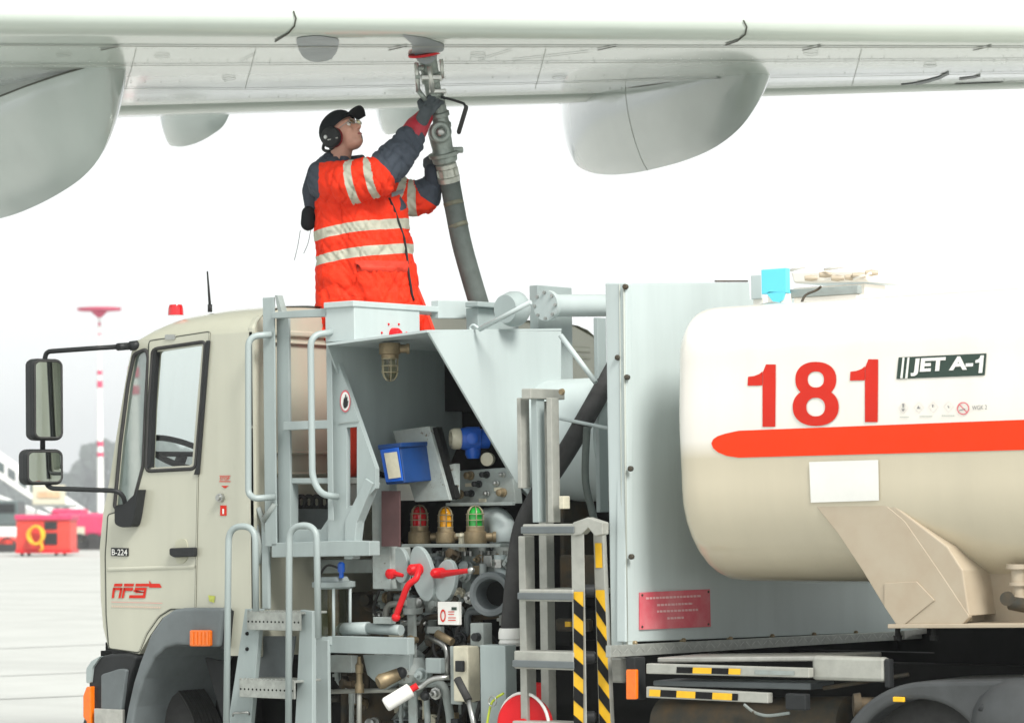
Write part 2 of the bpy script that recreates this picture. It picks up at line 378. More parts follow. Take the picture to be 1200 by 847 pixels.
for i in range(110):
    a = i*.35; q = .27+.012*math.sin(i*.9); pts.append(cc + rt*(q*(1+.1*math.sin(i*.21)))*math.cos(a) + ZU*(q*1.25*math.sin(a)) - fh*(.12*math.sin(i*.13)))
MB().tube(pts, .045, 8).build('yellow_hose', 'yellow', cart)
MB().tube([R(47, 632, Dc-.4), R(50, 643, Dc-.4), R(46, 645, Dc-.4)], .05, 8).build('hose_end', 'yellow', cart)
for px in (26, 34, 66, 76):
    c = G(px, 650, 0); c = Vector((R(px, 650, Dc+.2 if px in (34, 66) else Dc+1.2).x, R(px, 650, Dc+.2 if px in (34, 66) else Dc+1.2).y, .13))
    MB().lathe(c-rt*.05, rt, [(0, .12), (.1, .12)], 14).build('wheel', 'rubber', cart)
def simple_wheel(mb, c, r): return mb.lathe(c, fh, [(0, r), (.25, r)], 16)
Dv = Dc+16
b0 = R(108, 640, Dv)
van = thing('service_truck', 'low rose red service truck parked behind the red cart', 'truck', (b0.x, b0.y, 0))
cbox(MB(), 66, 601, 170, 628, Dv, 2.2).build('body', 'vred', van, bevel=.15)
cbox(MB(), 60, 596, 98, 604, Dv+.6, 1.5).build('roof', 'vred', van, bevel=.1)
cbox(MB(), 84, 617, 99, 634, Dv-.1, .2).build('panel', 'creamp', van)
for px in (93, 108, 150):
    simple_wheel(MB(), R(px, 636, Dv-.1), .42).build('wheel', 'rubber', van)
cbox(MB(), 84, 630, 165, 638, Dv+.2, 1.6).build('chassis', 'dark', van)
b0 = R(5, 645, Dv-4)
tr2 = thing('airport_tractor', 'dark grey and white tow tractor at the edge of the view beside the cart', 'tractor', (b0.x, b0.y, 0))
M['dgrey'] = mat('dark_green_grey', (.10, .13, .13), .5, dirt=.1)
cbox(MB(), -60, 586, 21, 616, Dv-4, 2).build('cab', 'dgrey', tr2, bevel=.08)
cbox(MB(), -40, 590, 17, 600, Dv-4.06, .05).build('window', 'black', tr2)
cbox(MB(), -60, 617, 20, 630, Dv-4, 2.2).build('body', 'mwhite', tr2, bevel=.08)
cbox(MB(), -60, 629, 18, 640, Dv-4.2, 2.2).build('bumper', 'cartred', tr2, bevel=.1)
for px in (-30, 8): simple_wheel(MB(), R(px, 640, Dv-4.2), .4).build('wheel', 'rubber', tr2)
# covered stairs: long white sloping gallery with lattice sides
Ds = Dc+40; b0 = R(20, 640, Ds)
st = thing('boarding_stairs', 'white sloping covered boarding stairs with glazed lattice sides', 'stairs', (b0.x, b0.y, 0))
def slope_box(mb, xa, ya, xb, yb, h, dep, t): return mb.prism([R(xa, ya, dep), R(xb, yb, dep), R(xb, yb+h, dep), R(xa, ya+h, dep)], fh*t)
slope_box(MB(), -120, 455, 140, 628, 26, Ds, 2.5).build('gallery', 'mwhite', st, bevel=.05)
slope_box(MB(), -60, 560, 150, 640, 55, Ds+4, 2).build('side_wall', 'mwhite', st)
for i in range(12):
    x = -30+i*13; y = 455+(x+120)*173/260
    mb = MB(); slope_box(mb, x, y+6, x+9, y+12, 11, Ds-.05, .03)
    mb.build('window', 'dgrey' if i % 3 else 'fender', st)
sg = thing('billboard', 'cream signboard on a frame above the red service cart', 'sign', (R(56, 640, Dc+30).x, R(56, 640, Dc+30).y, 0))
cbox(MB(), 38, 568, 76, 591, Dc+30, .25).build('board', 'creamp', sg, bevel=.03)
cbox(MB(), 44, 576, 70, 583, Dc+29.95, .03).build('faded_panel', mat('faded_orange', (.75, .5, .3), .6, dirt=.3, scale=1.5), sg)
for px in (42, 72): cbox(MB(), px-1, 591, px+1, 636, Dc+30.05, .12).build('post', 'steel', sg)
cbox(MB(), 36, 591, 90, 594, Dc+30.0, .2).build('rail', 'steel', sg)

# ================================================================== AIRCRAFT WING
WD = 14.4
wing = thing('airliner_wing', 'pale grey underside of an airliner wing with flap fairings above the truck', 'aircraft wing', R(600, 60, 14.5))
def te(px): 
    y = 141 + (px)*(103-141)/1200.0
    return y
def wsec(px, zTE=4.42):
    L = R(px, 38 + (px)*0.010, WD); T = None
    y = te(px); d = ray(px, y); T = CAM + d*((zTE-CAM.z)/d.z)
    nose = []
    h = (T-L); h.z = 0; hn = h.normalized()
    out = []
    # upper surface from rear to nose, then lower surface back
    top = [(1.0, .03), (.8, .22), (.55, .42), (.3, .50), (.12, .46), (.04, .33), (.008, .20), (-.006, .11), (-.004, .05), (.008, .012)]
    for t, zz in top: out.append(L + h*t + ZU*((T.z-L.z)*max(t, 0) + zz))
    for t, zz in ((.03, -.002), (.10, -.025), (.25, -.05), (.45, -.05), (.65, -.02), (.80, 0), (.835, .0)): out.append(L + h*t + ZU*((T.z-L.z)*t+zz))
    return out, L, T, h
rows = []
for px in range(-700, 2301, 60): rows.append(wsec(px)[0])
mb = MB(); mb.grid([r for r in rows]); wskin = mb
wo_ = mb.build('wing_skin', 'wing', wing, fix=False)
me = wo_.data
# flap: a separate panel along the trailing edge with a narrow gap ahead of it
fl = []
for px in list(range(-700, 770, 60)) + [770]:
    s, L, T, h = wsec(px); a = lambda t, zz: L + h*t + ZU*((T.z-L.z)*t+zz)
    fl.append([a(.84, .06), a(.842, .012), a(.90, -.035), a(1.0, -.01), a(1.0, .02), a(.9, .09), a(.84, .06)])
MB().grid(fl).build('flap', 'wing', wing, fix=True)
ai = []
for px in [786] + list(range(840, 2301, 60)):
    s, L, T, h = wsec(px); a = lambda t, zz: L + h*t + ZU*((T.z-L.z)*t+zz)
    ai.append([a(.842, .06), a(.844, .01), a(.90, -.03), a(1.0, -.005), a(1.0, .02), a(.9, .09), a(.842, .06)])
MB().grid(ai).build('aileron', 'wing', wing, fix=True)
wb = BVHTree.FromPolygons([v for v in wskin.v], wskin.f)
fl2 = MB().grid(fl); flb = BVHTree.FromPolygons(fl2.v, fl2.f)
def onwing(px, py, off=.006):
    d = ray(px, py).normalized(); h = wb.ray_cast(CAM, d)
    if h[0] is None: h = flb.ray_cast(CAM, d)
    if h[0] is None: return onwing(px, py-2, off)
    return h[0] - d*0 + (h[1] if h[1].dot(d) < 0 else -h[1])*off
def wline(mb, pts, wpx=.8, step=14):
    P2 = []
    for i in range(len(pts)-1):
        a, b = Vector(pts[i]), Vector(pts[i+1]); n = max(1, int((b-a).length/step))
        for k in range(n): P2.append(a+(b-a)*k/n)
    P2.append(Vector(pts[-1])); top = []; bot = []
    for i, p in enumerate(P2):
        t = (P2[min(i+1, len(P2)-1)]-P2[max(i-1, 0)]).normalized(); n = Vector((-t.y, t.x))*wpx/2
        top.append(onwing(*(p+n))); bot.append(onwing(*(p-n)))
    mb.grid([top, bot]); return mb
wline(MB(), [(-60, 52), (300, 54), (700, 54), (1260, 55)], 1.1).build('slat_seam', 'wingline', wing, fix=False)
wline(MB(), [(-60, 74), (200, 76), (600, 73), (1260, 69)], .6).build('panel_seam', 'wingline', wing, fix=False)
wline(MB(), [(130, 103), (300, 104), (600, 98), (800, 92), (1260, 84)], .5).build('panel_seam', 'wingline', wing, fix=False)
for pts in ([(344, 14), (347, 22), (345, 30), (338, 38), (322, 48)], [(871, 24), (875, 32), (873, 40), (864, 47), (850, 52)]):
    wline(MB(), pts, 2.0, 4).build('slat_gap', 'seam', wing, fix=False)
for x in (118, 455, 700, 940, 1140): wline(MB(), [(x, 58), (x+22, 53)], 1.2, 5).build('slat_track_slot', 'seam', wing, fix=False)
for a, b in (((560, 70), (600, 58)), ((600, 70), (690, 60)), ((280, 72), (300, 62))): wline(MB(), [a, b], .5, 6).build('panel_seam', 'wingline', wing, fix=False)
mb = MB()
for row, (y0, y1, st_) in enumerate(((56, 58, 10), (72, 66, 12), (77, 71, 13), (120, 92, 11), (98, 82, 17))):
    x = -10
    while x < 1210:
        x += st_*random.uniform(.8, 1.3); y = y0+(y1-y0)*x/1200
        if random.random() < .75:
            s_ = random.uniform(.5, .8)
            mb.add([onwing(x-s_, y-s_*.5, .005), onwing(x+s_, y-s_*.5, .005), onwing(x+s_, y+s_*.5, .005), onwing(x-s_, y+s_*.5, .005)], [[0, 1, 2, 3]])
mb.build('rivet_rows', 'wingline', wing, fix=False, kind='stuff')
def wpatch(poly, m, name, off=.004):
    c = Vector((sum(p[0] for p in poly)/len(poly), sum(p[1] for p in poly)/len(poly)))
    rows = [[onwing(*(c+(Vector(p)-c)*k), off) for p in poly+[poly[0]]] for k in (1, .66, .33, .01)]
    return MB().grid(rows).build(name, m, wing, fix=False)
wpatch(rpoly([(346, 44), (372, 41), (398, 45), (396, 58), (388, 70), (370, 73), (356, 68), (350, 58)], 6), 'patch', 'access_panel')
wpatch(rpoly([(470, 40), (500, 44), (521, 52), (520, 60), (482, 63), (484, 52)], 4), 'patch', 'fuelling_recess')
# bits under the right part of the wing
wpatch([(980, 111.5), (988, 103), (1006, 102.5), (1002, 105)], 'wingdk', 'flap_gap')
wline(MB(), [(1004, 104), (1060, 101.5), (1120, 98.5), (1260, 93)], .7).build('panel_seam', 'wingline', wing, fix=False)
wline(MB(), [(1056, 100), (1070, 98.5), (1086, 95), (1100, 91), (1112, 85)], 3, 4).build('flap_track_rail', 'fender', wing, fix=False)
wline(MB(), [(1124, 92.5), (1136, 91), (1149, 88.5)], 1.8, 4).build('panel_cavity', 'wingdk', wing, fix=False)

def pod(stations, pw=1.7, keel=.80, n=16):
    """stations: (px, ytop, ybottom, depth, halfwidth m); flat deck, sides falling to a rounded keel"""
    rows = []
    for (px, yt, yb, dep, hw) in stations:
        dep = dep+1.35; T = R(px, yt, dep); B = R(px, yb, dep); H_ = (T-B).length; r_ = []
        for j in range(-n, n+1):
            t = 1-abs(j)/n; w_ = hw*(1-(1-t if False else (1-abs(j)/n))**pw)**keel if abs(j) < n else hw
            r_.append(T - ZU*H_*t*(1.0) + nrm*(math.copysign(w_, j) if j else 0))
        r_ += [T + nrm*hw*.55 + ZU*.002, T + nrm*hw*.5 + ZU*.16, T - nrm*hw*.5 + ZU*.16, T - nrm*hw*.55 + ZU*.002, r_[0]]
        rows.append(r_)
    mb = MB(); mb.grid(rows)
    for k in (0, len(mb.v)-len(rows[0])):
        mb.f.append([k+j for j in range(2*n+1)]); mb.sm.append(False)
    mb.sm = ['auto']*len(mb.sm)
    return mb
nrm = (rt*.85 + fh*.5).normalized()      # across the fairings
nrm = (rt*.45 + fh*.35).normalized() if False else (fh*.80 + rt*.45).normalized()
# right fairing (front and rear shell)
def interp(st, n):
    out = []
    for i in range(len(st)-1):
        a = st[max(i-1, 0)]; b = st[i]; c = st[i+1]; d = st[min(i+2, len(st)-1)]
        for k in range(n):
            t = k/n; out.append(tuple(.5*((2*b[q])+(c[q]-a[q])*t+(2*a[q]-5*b[q]+4*c[q]-d[q])*t*t+(3*b[q]-a[q]-3*c[q]+d[q])*t**3) for q in range(5)))
    out.append(st[-1]); return out
S2 = interp([(905, 68, 73, 14.9, .02), (897, 73, 98, 14.95, .10), (885, 79, 124, 15.05, .16), (866, 87, 150, 15.25, .21), (838, 96, 172, 15.6, .25), (805, 103, 187, 16.05, .28), (770, 108, 197, 16.6, .29), (740, 110, 203, 17.1, .29), (712, 112, 205, 17.6, .28), (690, 113, 202, 18.0, .24), (674, 116, 193, 18.3, .18), (666, 124, 178, 18.5, .12)], 5)
k2 = 32
f2 = thing if False else None
pod(S2[:k2+1]).build('flap_fairing', 'fairing', wing, label='large drop shaped fairing above the tank')
pod(S2[k2:]).build('flap_fairing', 'fairing', wing)
# dark shut line between the two shells and along the root
sk = pod([S2[k2], S2[k2+1]]); MB().tube([v + (v-(sk.v[0]+sk.v[16])/2).normalized()*.001 for v in sk.v[:33]], .002, 6).build('fairing_seam', 'wingline', wing)
S1 = interp([(139, 74, 80, 14.4, .02), (137, 76, 112, 14.4, .08), (131, 79, 146, 14.45, .13), (118, 86, 181, 14.55, .19), (98, 95, 206, 14.75, .24), (70, 107, 226, 15.0, .28), (35, 122, 244, 15.4, .31), (0, 134, 256, 15.8, .33), (-45, 142, 262, 16.3, .33), (-90, 148, 258, 16.8, .30), (-130, 152, 245, 17.3, .24), (-160, 160, 225, 17.7, .15)], 5)
pod(S1).build('flap_fairing', 'fairing', wing, label='largest fairing, cut off by the edge of the view')
# small rear fairings
S3 = interp([(270, 126, 131, 19.0, .01), (262, 124, 147, 19.1, .07), (250, 125, 157, 19.2, .11), (232, 127, 167, 19.4, .14), (214, 128, 172, 19.6, .15), (200, 129, 171, 19.8, .13), (197, 131, 168, 19.9, .11)], 4)
pod(S3).build('flap_fairing', 'fairing', wing)
S4 = interp([(512, 112, 118, 18.6, .01), (504, 112, 134, 18.7, .07), (490, 114, 146, 18.8, .11), (472, 116, 154, 19.0, .13), (455, 118, 158, 19.3, .14), (449, 120, 156, 19.5, .12)], 4)
pod(S4).build('flap_fairing', 'fairing', wing)
for (a, b, c_) in (((0, 131), (60, 110), (134, 74)), ((752, 122), (830, 108), (903, 72))):
    pass
# edge strip along each fairing deck
for S_ in (S2, S1, S3, S4):
    pts = [R(a[0], a[1], a[3]+1.35) - nrm*a[4] for a in S_]; MB().tube(pts, .006, 6).build('fairing_edge', 'seam', wing)
# extra structure marks: spanwise and chordwise joints, hatches
for x in (160, 300, 640, 1010):
    wline(MB(), [(x, 56), (x-6, 80), (x-13, 104)], .45, 6).build('panel_seam', 'wingline', wing, fix=False)
for (x, y, a, b_) in ((75, 64, 9, 2.2), (190, 65, 9, 2.2), (268, 91, 8, 2), (560, 64, 9, 2.2), (655, 90, 8, 2), (950, 62, 9, 2), (1090, 76, 8, 1.8)):
    wline(MB(), [(x+a*math.cos(t*.5236), y+b_*math.sin(t*.5236)) for t in range(13)], .45, 3).build('hatch', 'wingline', wing, fix=False)

# ================================================================== TRUCK
truck = thing('fuel_tanker_truck', 'pale cream aircraft refuelling tanker with grey pump bay and number 181', 'tanker truck', (P(600, 600, 1.2).x, 1.2, 0))
XC = P(298, 500, 0).x           # rear of cab
W_ = 2.35; WC = Q(702, 400, P(298, 500, 0).x).y
# ---- cab shell
prof = [(127, 759), (121, 735), (118, 700), (117, 640), (121, 600), (129, 560), (135, 520), (142, 477), (150, 430), (157, 401), (163, 390), (172, 379), (186, 370), (200, 365), (225, 361), (244, 358), (280, 355), (298, 354), (298, 500), (298, 700), (298, 768), (264, 768), (262, 716), (205, 714), (190, 724), (176, 744), (163, 766)]
gut = 399
def cabring(Y, lift, inx):
    out = []
    for (px, py) in prof:
        p = P(px, py, 0); 
        if py < gut:
            g = P(px, gut - (px-150)*.07 if px > 165 else gut, 0); p.z = g.z + (p.z-g.z)*lift
        q = Vector((p.x, Y, p.z)); out.append(q)
    return out
qwin = rpoly([(157, 415), (171, 409), (174, 418), (171, 470), (168, 545), (156, 590), (134, 596), (141, 520), (150, 450)], 5)
dwin = rpoly([(179, 409), (241, 400), (236, 470), (229, 549), (171, 552), (174, 480)], 6)
# near side skin with window openings
ring0 = cabring(.0, 0.0, 0)
mb = MB(); mb.holed(ring0, [PP(qwin), PP(rpoly([(183, 412), (237, 404), (231, 470), (225, 545), (175, 548), (178, 480)], 4))], (0, .04, 0))
cab = mb.build('cab_side_panel', 'cream', truck, bevel=0)
far = [Vector((p.x, WC-.04, p.z)) for p in ring0]
def flat(px, py): 
    p = P(px, py, 0); return Vector((p.x, WC-.04, p.z))
MB().holed(far, [[flat(*q) for q in qwin], [flat(*q) for q in dwin]], (0, .04, 0)).build('cab_side_panel', 'cream', truck)
# roof shell: rings over the width
n0 = 9; n1 = 18
idx = list(range(9, 18))
rows = []
for Y, lf in ((.0, 0), (.004, .10), (.02, .32), (.06, .58), (.12, .78), (.22, .93), (.4, 1), (1.2, 1.03), (WC-.4, 1), (WC-.22, .93), (WC-.12, .78), (WC-.06, .58), (WC-.02, .32), (WC, 0)):
    r_ = cabring(Y, lf, 0); rows.append([r_[i] for i in idx])
MB().grid(rows).build('cab_roof', 'cream', truck, fix=False)
# front: lower panel, windscreen, roof lip
rows = []
for i in (0, 1, 2, 3, 4): rows.append([Vector((ring0[i].x - .05*math.sin(math.pi*k/10), WC*k/10, ring0[i].z)) for k in range(11)])
MB().grid(rows).build('front_panel', 'cream', truck, fix=False)
rows = []
for i in (4, 5, 6, 7, 8, 9): rows.append([Vector((ring0[i].x - .05*math.sin(math.pi*k/10), .03+(WC-.06)*k/10, ring0[i].z)) for k in range(11)])
MB().grid(rows).build('windscreen', 'glass', truck, fix=False)
# rear wall with two lengthwise ribs
zr = cabring(0, 1, 0)
mb = MB(); zt_ = P(298, 356, 0).z
XCb = XC
mb.prism([(XCb, .0, P(298, 770, 0).z), (XCb, WC, P(298, 770, 0).z), (XCb, WC, P(298, 384, 0).z), (XCb, WC-.04, P(298, 370, 0).z), (XCb, WC-.25, zt_), (XCb, .25, zt_), (XCb, .04, P(298, 370, 0).z), (XCb, .0, P(298, 384, 0).z)], (-.04, 0, 0))
mb.build('cab_rear_wall', 'cream', truck, bevel=.01)
for a, b in ((385, 392), (398, 401), (528, 532), (553, 557), (600, 604)):
    mb = MB(); za = P(298, a, 0).z; zb = P(298, b, 0).z; mb.box((XCb, .10, zb), (XCb+.02, WC-.1, za)); mb.build('wall_rib', 'cream', truck, bevel=.008)
# floor / seat / interior
mb = MB(); a = P(125, 620, 0); mb.box((a.x+.05, .05, P(200, 650, 0).z-.05), (XC-.06, WC-.05, P(200, 650, 0).z)); mb.build('cab_floor', 'dark', truck)
mb = MB(); a = P(131, 600, 0); mb.box((a.x+.03, .06, P(140, 625, 0).z), (a.x+.42, WC-.06, P(140, 585, 0).z)); mb.build('dashboard', 'black', truck, bevel=.03)
for yy in (.35, 1.55):
    mb = MB(); mb.box((XC-.62, yy, P(200, 640, 0).z), (XC-.12, yy+.5, P(200, 610, 0).z)); st_ = mb.build('seat', 'greyc', truck, bevel=.05)
    mb = MB(); mb.prism([(XC-.26, yy, P(200, 612, 0).z), (XC-.12, yy, P(200, 612, 0).z), (XC-.05, yy, P(200, 470, 0).z), (XC-.14, yy, P(200, 470, 0).z)], (0, .5, 0)); mb.build('backrest', 'greyc', st_, bevel=.03)
sw = P(214, 532, .55)
mb = MB(); ax = Vector((.45, 0, .9)).normalized(); u = Vector((0, 1, 0)); v = ax.cross(u)
mb.tube([sw + u*.21*math.cos(t*math.pi/16) + v*.21*math.sin(t*math.pi/16) for t in range(33)], .017, 8, False)
mb.tube([sw-u*.2, sw+u*.2], .014, 8); mb.tube([sw, sw-ax*.35], .03, 8); mb.build('steering_wheel', 'rubber', truck)
# glass of quarter light
MB().add([p+Vector((0, .02, 0)) for p in PP(qwin)], [list(range(len(qwin)))]).build('quarter_window', 'quarter', truck)
def seal(poly, Y, r_, parent, m='rubber'):
    pts = PP(poly, Y); MB().tube(pts+[pts[0]], r_, 6, False).build('window_seal', m, parent)
seal(qwin, -.002, .011, truck)
# ---- door (proud of the shell)
door_poly = [(175, 400), (246, 389), (238, 470), (232, 557), (229, 713), (200, 713), (186, 722), (172, 742), (163, 764), (128, 759), (125, 720), (124, 650), (127, 603), (157, 594), (170, 545), (173, 470)]
mb = MB(); mb.holed(PP(rpoly(door_poly, 3), -.006), [PP(dwin, -.006)], (0, .005, 0))
door = mb.build('door', 'cream', truck, bevel=.002)
pts = PP(rpoly(door_poly, 3), -.001); MB().tube(pts+[pts[0]], .006, 5, False).build('door_gap', 'seam', door)
MB().add(PP(dwin, .02), [list(range(len(dwin)))]).build('window', 'glass', door)
pts = PP(dwin, -.006); MB().tube(pts+[pts[0]], .010, 6, False).build('window_seal', 'rubber', door)
MB().prism(PP([(241, 399), (244.5, 399), (232, 556), (226.5, 556), (230, 545)], -.018), (0, .016, 0)).build('window_trim', 'black', door, bevel=.004)
MB().prism(PP([(178, 411), (183, 410), (179, 470), (176, 548), (172, 549), (174, 480)], -.010), (0, .03, 0)).build('window_trim', 'black', door)
mb = MB(); mb.prism(PP(rpoly([(198, 642), (227, 641), (227, 652), (203, 653), (198, 650)], 2), -.035), (0, .03, 0)); mb.build('handle', 'black', door, bevel=.006)
MB().prism(PP(rpoly([(206, 632), (218, 631), (220, 642), (220, 652), (216, 660), (207, 660), (205, 650)], 4), -.011), (0, .006, 0)).build('handle_recess', mat('recess_cream', (.50, .50, .38), .5, dirt=.15), door)
mb = MB(); mb.grid([[P(126+102*k/8, 664.5-k*.4, -.0072) for k in range(9)], [P(126+102*k/8, 667-k*.4, -.014) for k in range(9)], [P(126+102*k/8, 669.5-k*.4, -.0072) for k in range(9)]]); mb.build('crease', 'cream', door, fix=False)
dp = lambda x, y: P(x, y, -.0165)
dq = lambda x, y: P(x, y, -.0095)
MB().prism(PP([(130, 641.5), (150, 642), (150, 651.5), (130, 651)], -.012), (0, .005, 0)).build('badge', 'black', door)
textmesh('B-224', [(131, 643), (149, 643.4), (131, 650), (149, 650.4)], lambda x, y: P(x, y, -.0135), door, 'white', 'lettering', .01)
# airport fuel service logo: slanted three letters with a speed line and little tail fin
def poly(pts, m='red', name='logo_mark', par=door, f=dq): return MB().add([f(*p) for p in pts], [list(range(len(pts)))]).build(name, m, par, fix=False)
lg = MB()
def lp(pts): lg.add([dq(*p) for p in pts], [list(range(len(pts)))])
lp([(134, 683.5), (143.5, 683.5), (142.8, 686.8), (133.2, 686.8)]); lp([(133, 688.2), (143, 688.2), (142.4, 691.2), (132.4, 691.2)]); lp([(132.3, 688.2), (135, 688.2), (133.4, 700.5), (130.8, 700.5)]); lp([(141, 688.2), (143.6, 688.2), (141.2, 700.5), (138.6, 700.5)])
lp([(145.5, 683.5), (157, 683.5), (156.4, 686.8), (145, 686.8)]); lp([(144.6, 688.2), (156, 688.2), (155.2, 692), (144, 692)]); lp([(144.6, 688.2), (147.2, 688.2), (145, 700.5), (142.3, 700.5)])
lp([(159, 683.5), (187, 683.5), (189.5, 688.2), (175, 688.2), (174.6, 686.8), (158.4, 686.8)]); lp([(158, 688.2), (172, 688.2), (171.4, 691.4), (157.6, 691.4)]); lp([(168.8, 691), (171.6, 691), (170.4, 697), (167.4, 697)]); lp([(151.5, 697), (170.6, 697), (170, 700.5), (151, 700.5)]); lp([(156.4, 691), (159, 691), (158.6, 694.4), (170, 694.4), (170, 692.9), (156.2, 692.9)])
lp([(174.4, 680), (176.2, 681.5), (176.8, 684), (175.2, 684)])
lg.build('logo', 'red', door, fix=False)
MB().add([dq(130.5, 704.5), dq(190, 706), dq(190, 706.8), dq(130.5, 705.3)], [[0, 1, 2, 3]]).build('red_line', 'faintline', door, fix=False)
mb = MB(); x = 131
while x < 188:
    l = random.uniform(1.2, 2.4); y = 709.2+(x-131)*.022; mb.add([dq(x, y), dq(x+l, y), dq(x+l, y+2), dq(x, y+2)], [[0, 1, 2, 3]]); x += l+.7
mb.build('small_lettering', mat('pale_pink', (.60, .47, .38), .6, dirt=0), door, fix=False)
mb = MB(); mb.prism(PP(rr(193, 392, 205, 398, 2), -.012), (0, .008, 0)); mb.build('vent', 'steel', door)
# labels on the B pillar
cq = lambda x, y: P(x, y, -.004)
textmesh('STOP', [(257.5, 558.5), (269, 558.5), (257.5, 562.5), (269, 562.5)], cq, truck, 'red', 'sticker', .02)
mb = MB(); mb.add([cq(257, 557), cq(270, 557), cq(270, 557.8), cq(257, 557.8)], [[0, 1, 2, 3]]); mb.add([cq(257, 563.5), cq(270, 563.5), cq(270, 564.5), cq(257, 564.5)], [[0, 1, 2, 3]]); mb.add([cq(259, 569), cq(268, 569), cq(263.5, 572)], [[0, 1, 2]])
mb.build('sticker', 'red', truck, fix=False)
mb = MB(); mb.prism(PP([(258, 592), (265, 592), (265, 604), (258, 604)], -.004), (0, .003, 0)); mb.build('sticker', 'red', truck)
MB().add([P(*q, -.006) for q in ((260.5, 596), (262.5, 596), (262.5, 602), (260.5, 602))], [[0, 1, 2, 3]]).build('sticker', 'white', truck, fix=False)
mb = MB(); mb.lathe(P(260, 583, 0), (0, -1, 0), [(0, .022), (.02, .022), (.022, .014), (.035, .014)], 16); mb.build('filler_lock', 'steel', truck)
mb = MB(); mb.add([cq(244, 697), cq(252, 698), cq(251, 706), cq(245, 704)], [[0, 1, 2, 3]]); mb.build('sticker', mat('faded_yellow_green', (.5, .55, .1), .5, dirt=.2, scale=60), truck, fix=False)
# ---- roof beacon, antenna
mb = MB(); b = P(206, 365, .15); mb.lathe(b-ZU*.02, (0, 0, 1), [(0, .042), (.035, .040), (.055, .034), (.058, .01)], 18); mb.build('roof_beacon', 'redlens', truck)
a = P(246, 359, .3); mb = MB(); mb.tube([a-ZU*.03, a+ZU*.01], .012, 8); mb.tube([a, P(243, 318, .3)], [.0075, .004], 8); mb.build('antenna', 'black', truck)
# ---- mirrors
def mirror(x0, y0, x1, y1, r_, Y, tilt=0):
    c = P((x0+x1)/2, (y0+y1)/2, Y); s = (c-CAM).dot(fh)/F
    dv = (c-CAM).normalized(); nx = (Vector((.94, .34, 0)) - Vector((dv.x, dv.y, 0)).normalized()).normalized(); fs = 1/max(.5, abs(nx.dot(dv))); ux = ZU.cross(nx).normalized(); uz = ZU
    def loc(x, y, d): return c + ux*((x-(x0+x1)/2)*s*fs) + uz*(((y0+y1)/2-y)*s) + nx*d
    mb = MB(); mb.prism([loc(*p, 0) for p in rr(x0, y0, x1, y1, r_, 5)], -nx*.08)
    body = mb.build('mirror', 'black', truck, bevel=.02, seg=3)
    t = 4; MB().prism([loc(*p, .003) for p in rr(x0+t, y0+t, x1-t, y1-t, r_-2, 5)], -nx*.004).build('mirror_glass', 'mirror', body)
    pts = [loc(*p, .003) for p in rr(x0+t-1, y0+t-1, x1-t+1, y1-t+1, r_-2, 5)]; MB().tube(pts+[pts[0]], .006, 6, False).build('mirror_rim', 'rubber', body)
    return body, loc
m1, l1 = mirror(38, 420, 75, 516, 8, -.32); m2, l2 = mirror(30, 526, 75, 568, 8, -.32)
mb = MB(); mb.tube(bentpath([P(52, 425, -.28), P(54, 412, -.28), P(110, 408, -.2), P(160, 405, .02)], .06), .013, 10); mb.build('mirror_arm', 'black', truck)
mb = MB(); mb.tube([P(138, 406.5, -.1), P(152, 405.5, -.02)], .02, 10); mb.tube([P(152, 405.5, -.02), P(164, 404, .02)], .026, 10); mb.build('arm_clamp', 'black', truck)
mb = MB(); mb.tube([P(50, 512, -.28), P(50, 530, -.28)], .014, 10); mb.build('mirror_link', 'black', truck)
mb = MB(); mb.tube(bentpath([P(52, 562, -.28), P(58, 572, -.28), P(144, 575, -.1), P(148, 600, -.03)], .09), .013, 10); mb.build('mirror_arm', 'black', truck)
mb = MB(); mb.prism(PP(rpoly([(134, 592), (146, 590), (158, 578), (162, 572), (157, 605), (154, 617), (142, 618), (134, 614)], 4), -.07), (0, .06, 0)); mb.build('arm_bracket', 'black', truck, bevel=.012)
# ---- fender
outer = [(144, 860), (149, 830), (156, 799), (163, 777), (176, 743), (190, 723), (203, 714), (215, 712), (261, 712)]
inner = [(256, 758), (237, 757), (207, 755), (193, 759), (180, 771), (168, 795), (158, 828), (153, 860)]
mb = MB(); mb.prism(PP(outer+inner, -.07), (0, .62, 0)); fen = mb.build('mudguard', 'fender', truck, bevel=.015, seg=3)
mb = MB(); mb.prism(PP([(261, 712), (267, 716), (263, 760), (256, 758)], -.045), (0, .5, 0)); mb.build('mudguard_end', 'black', fen)
mb = MB(); mb.prism(PP(rr(222, 738, 246, 757, 2), -.09), (0, .02, 0)); mb.build('indicator_lamp', 'orl', fen, bevel=.004)
mb = MB(); [mb.box(P(224+i*4.4, 740, -.094), P(227+i*4.4, 755, -.091)) for i in range(5)]; mb.build('lens_rib', 'orl', fen)
mb = MB(); mb.prism(PP([(205, 709.5), (266, 710.5), (290, 712), (290, 724), (262, 724), (262, 714), (205, 713.5)], .02), (0, .4, 0)); mb.build('cab_underseal', 'black', truck)
mb = MB(); mb.prism(PP([(240, 770), (262, 775), (275, 847), (262, 847)], .15), (0, .02, 0)); mb.build('mud_flap', 'black', truck)
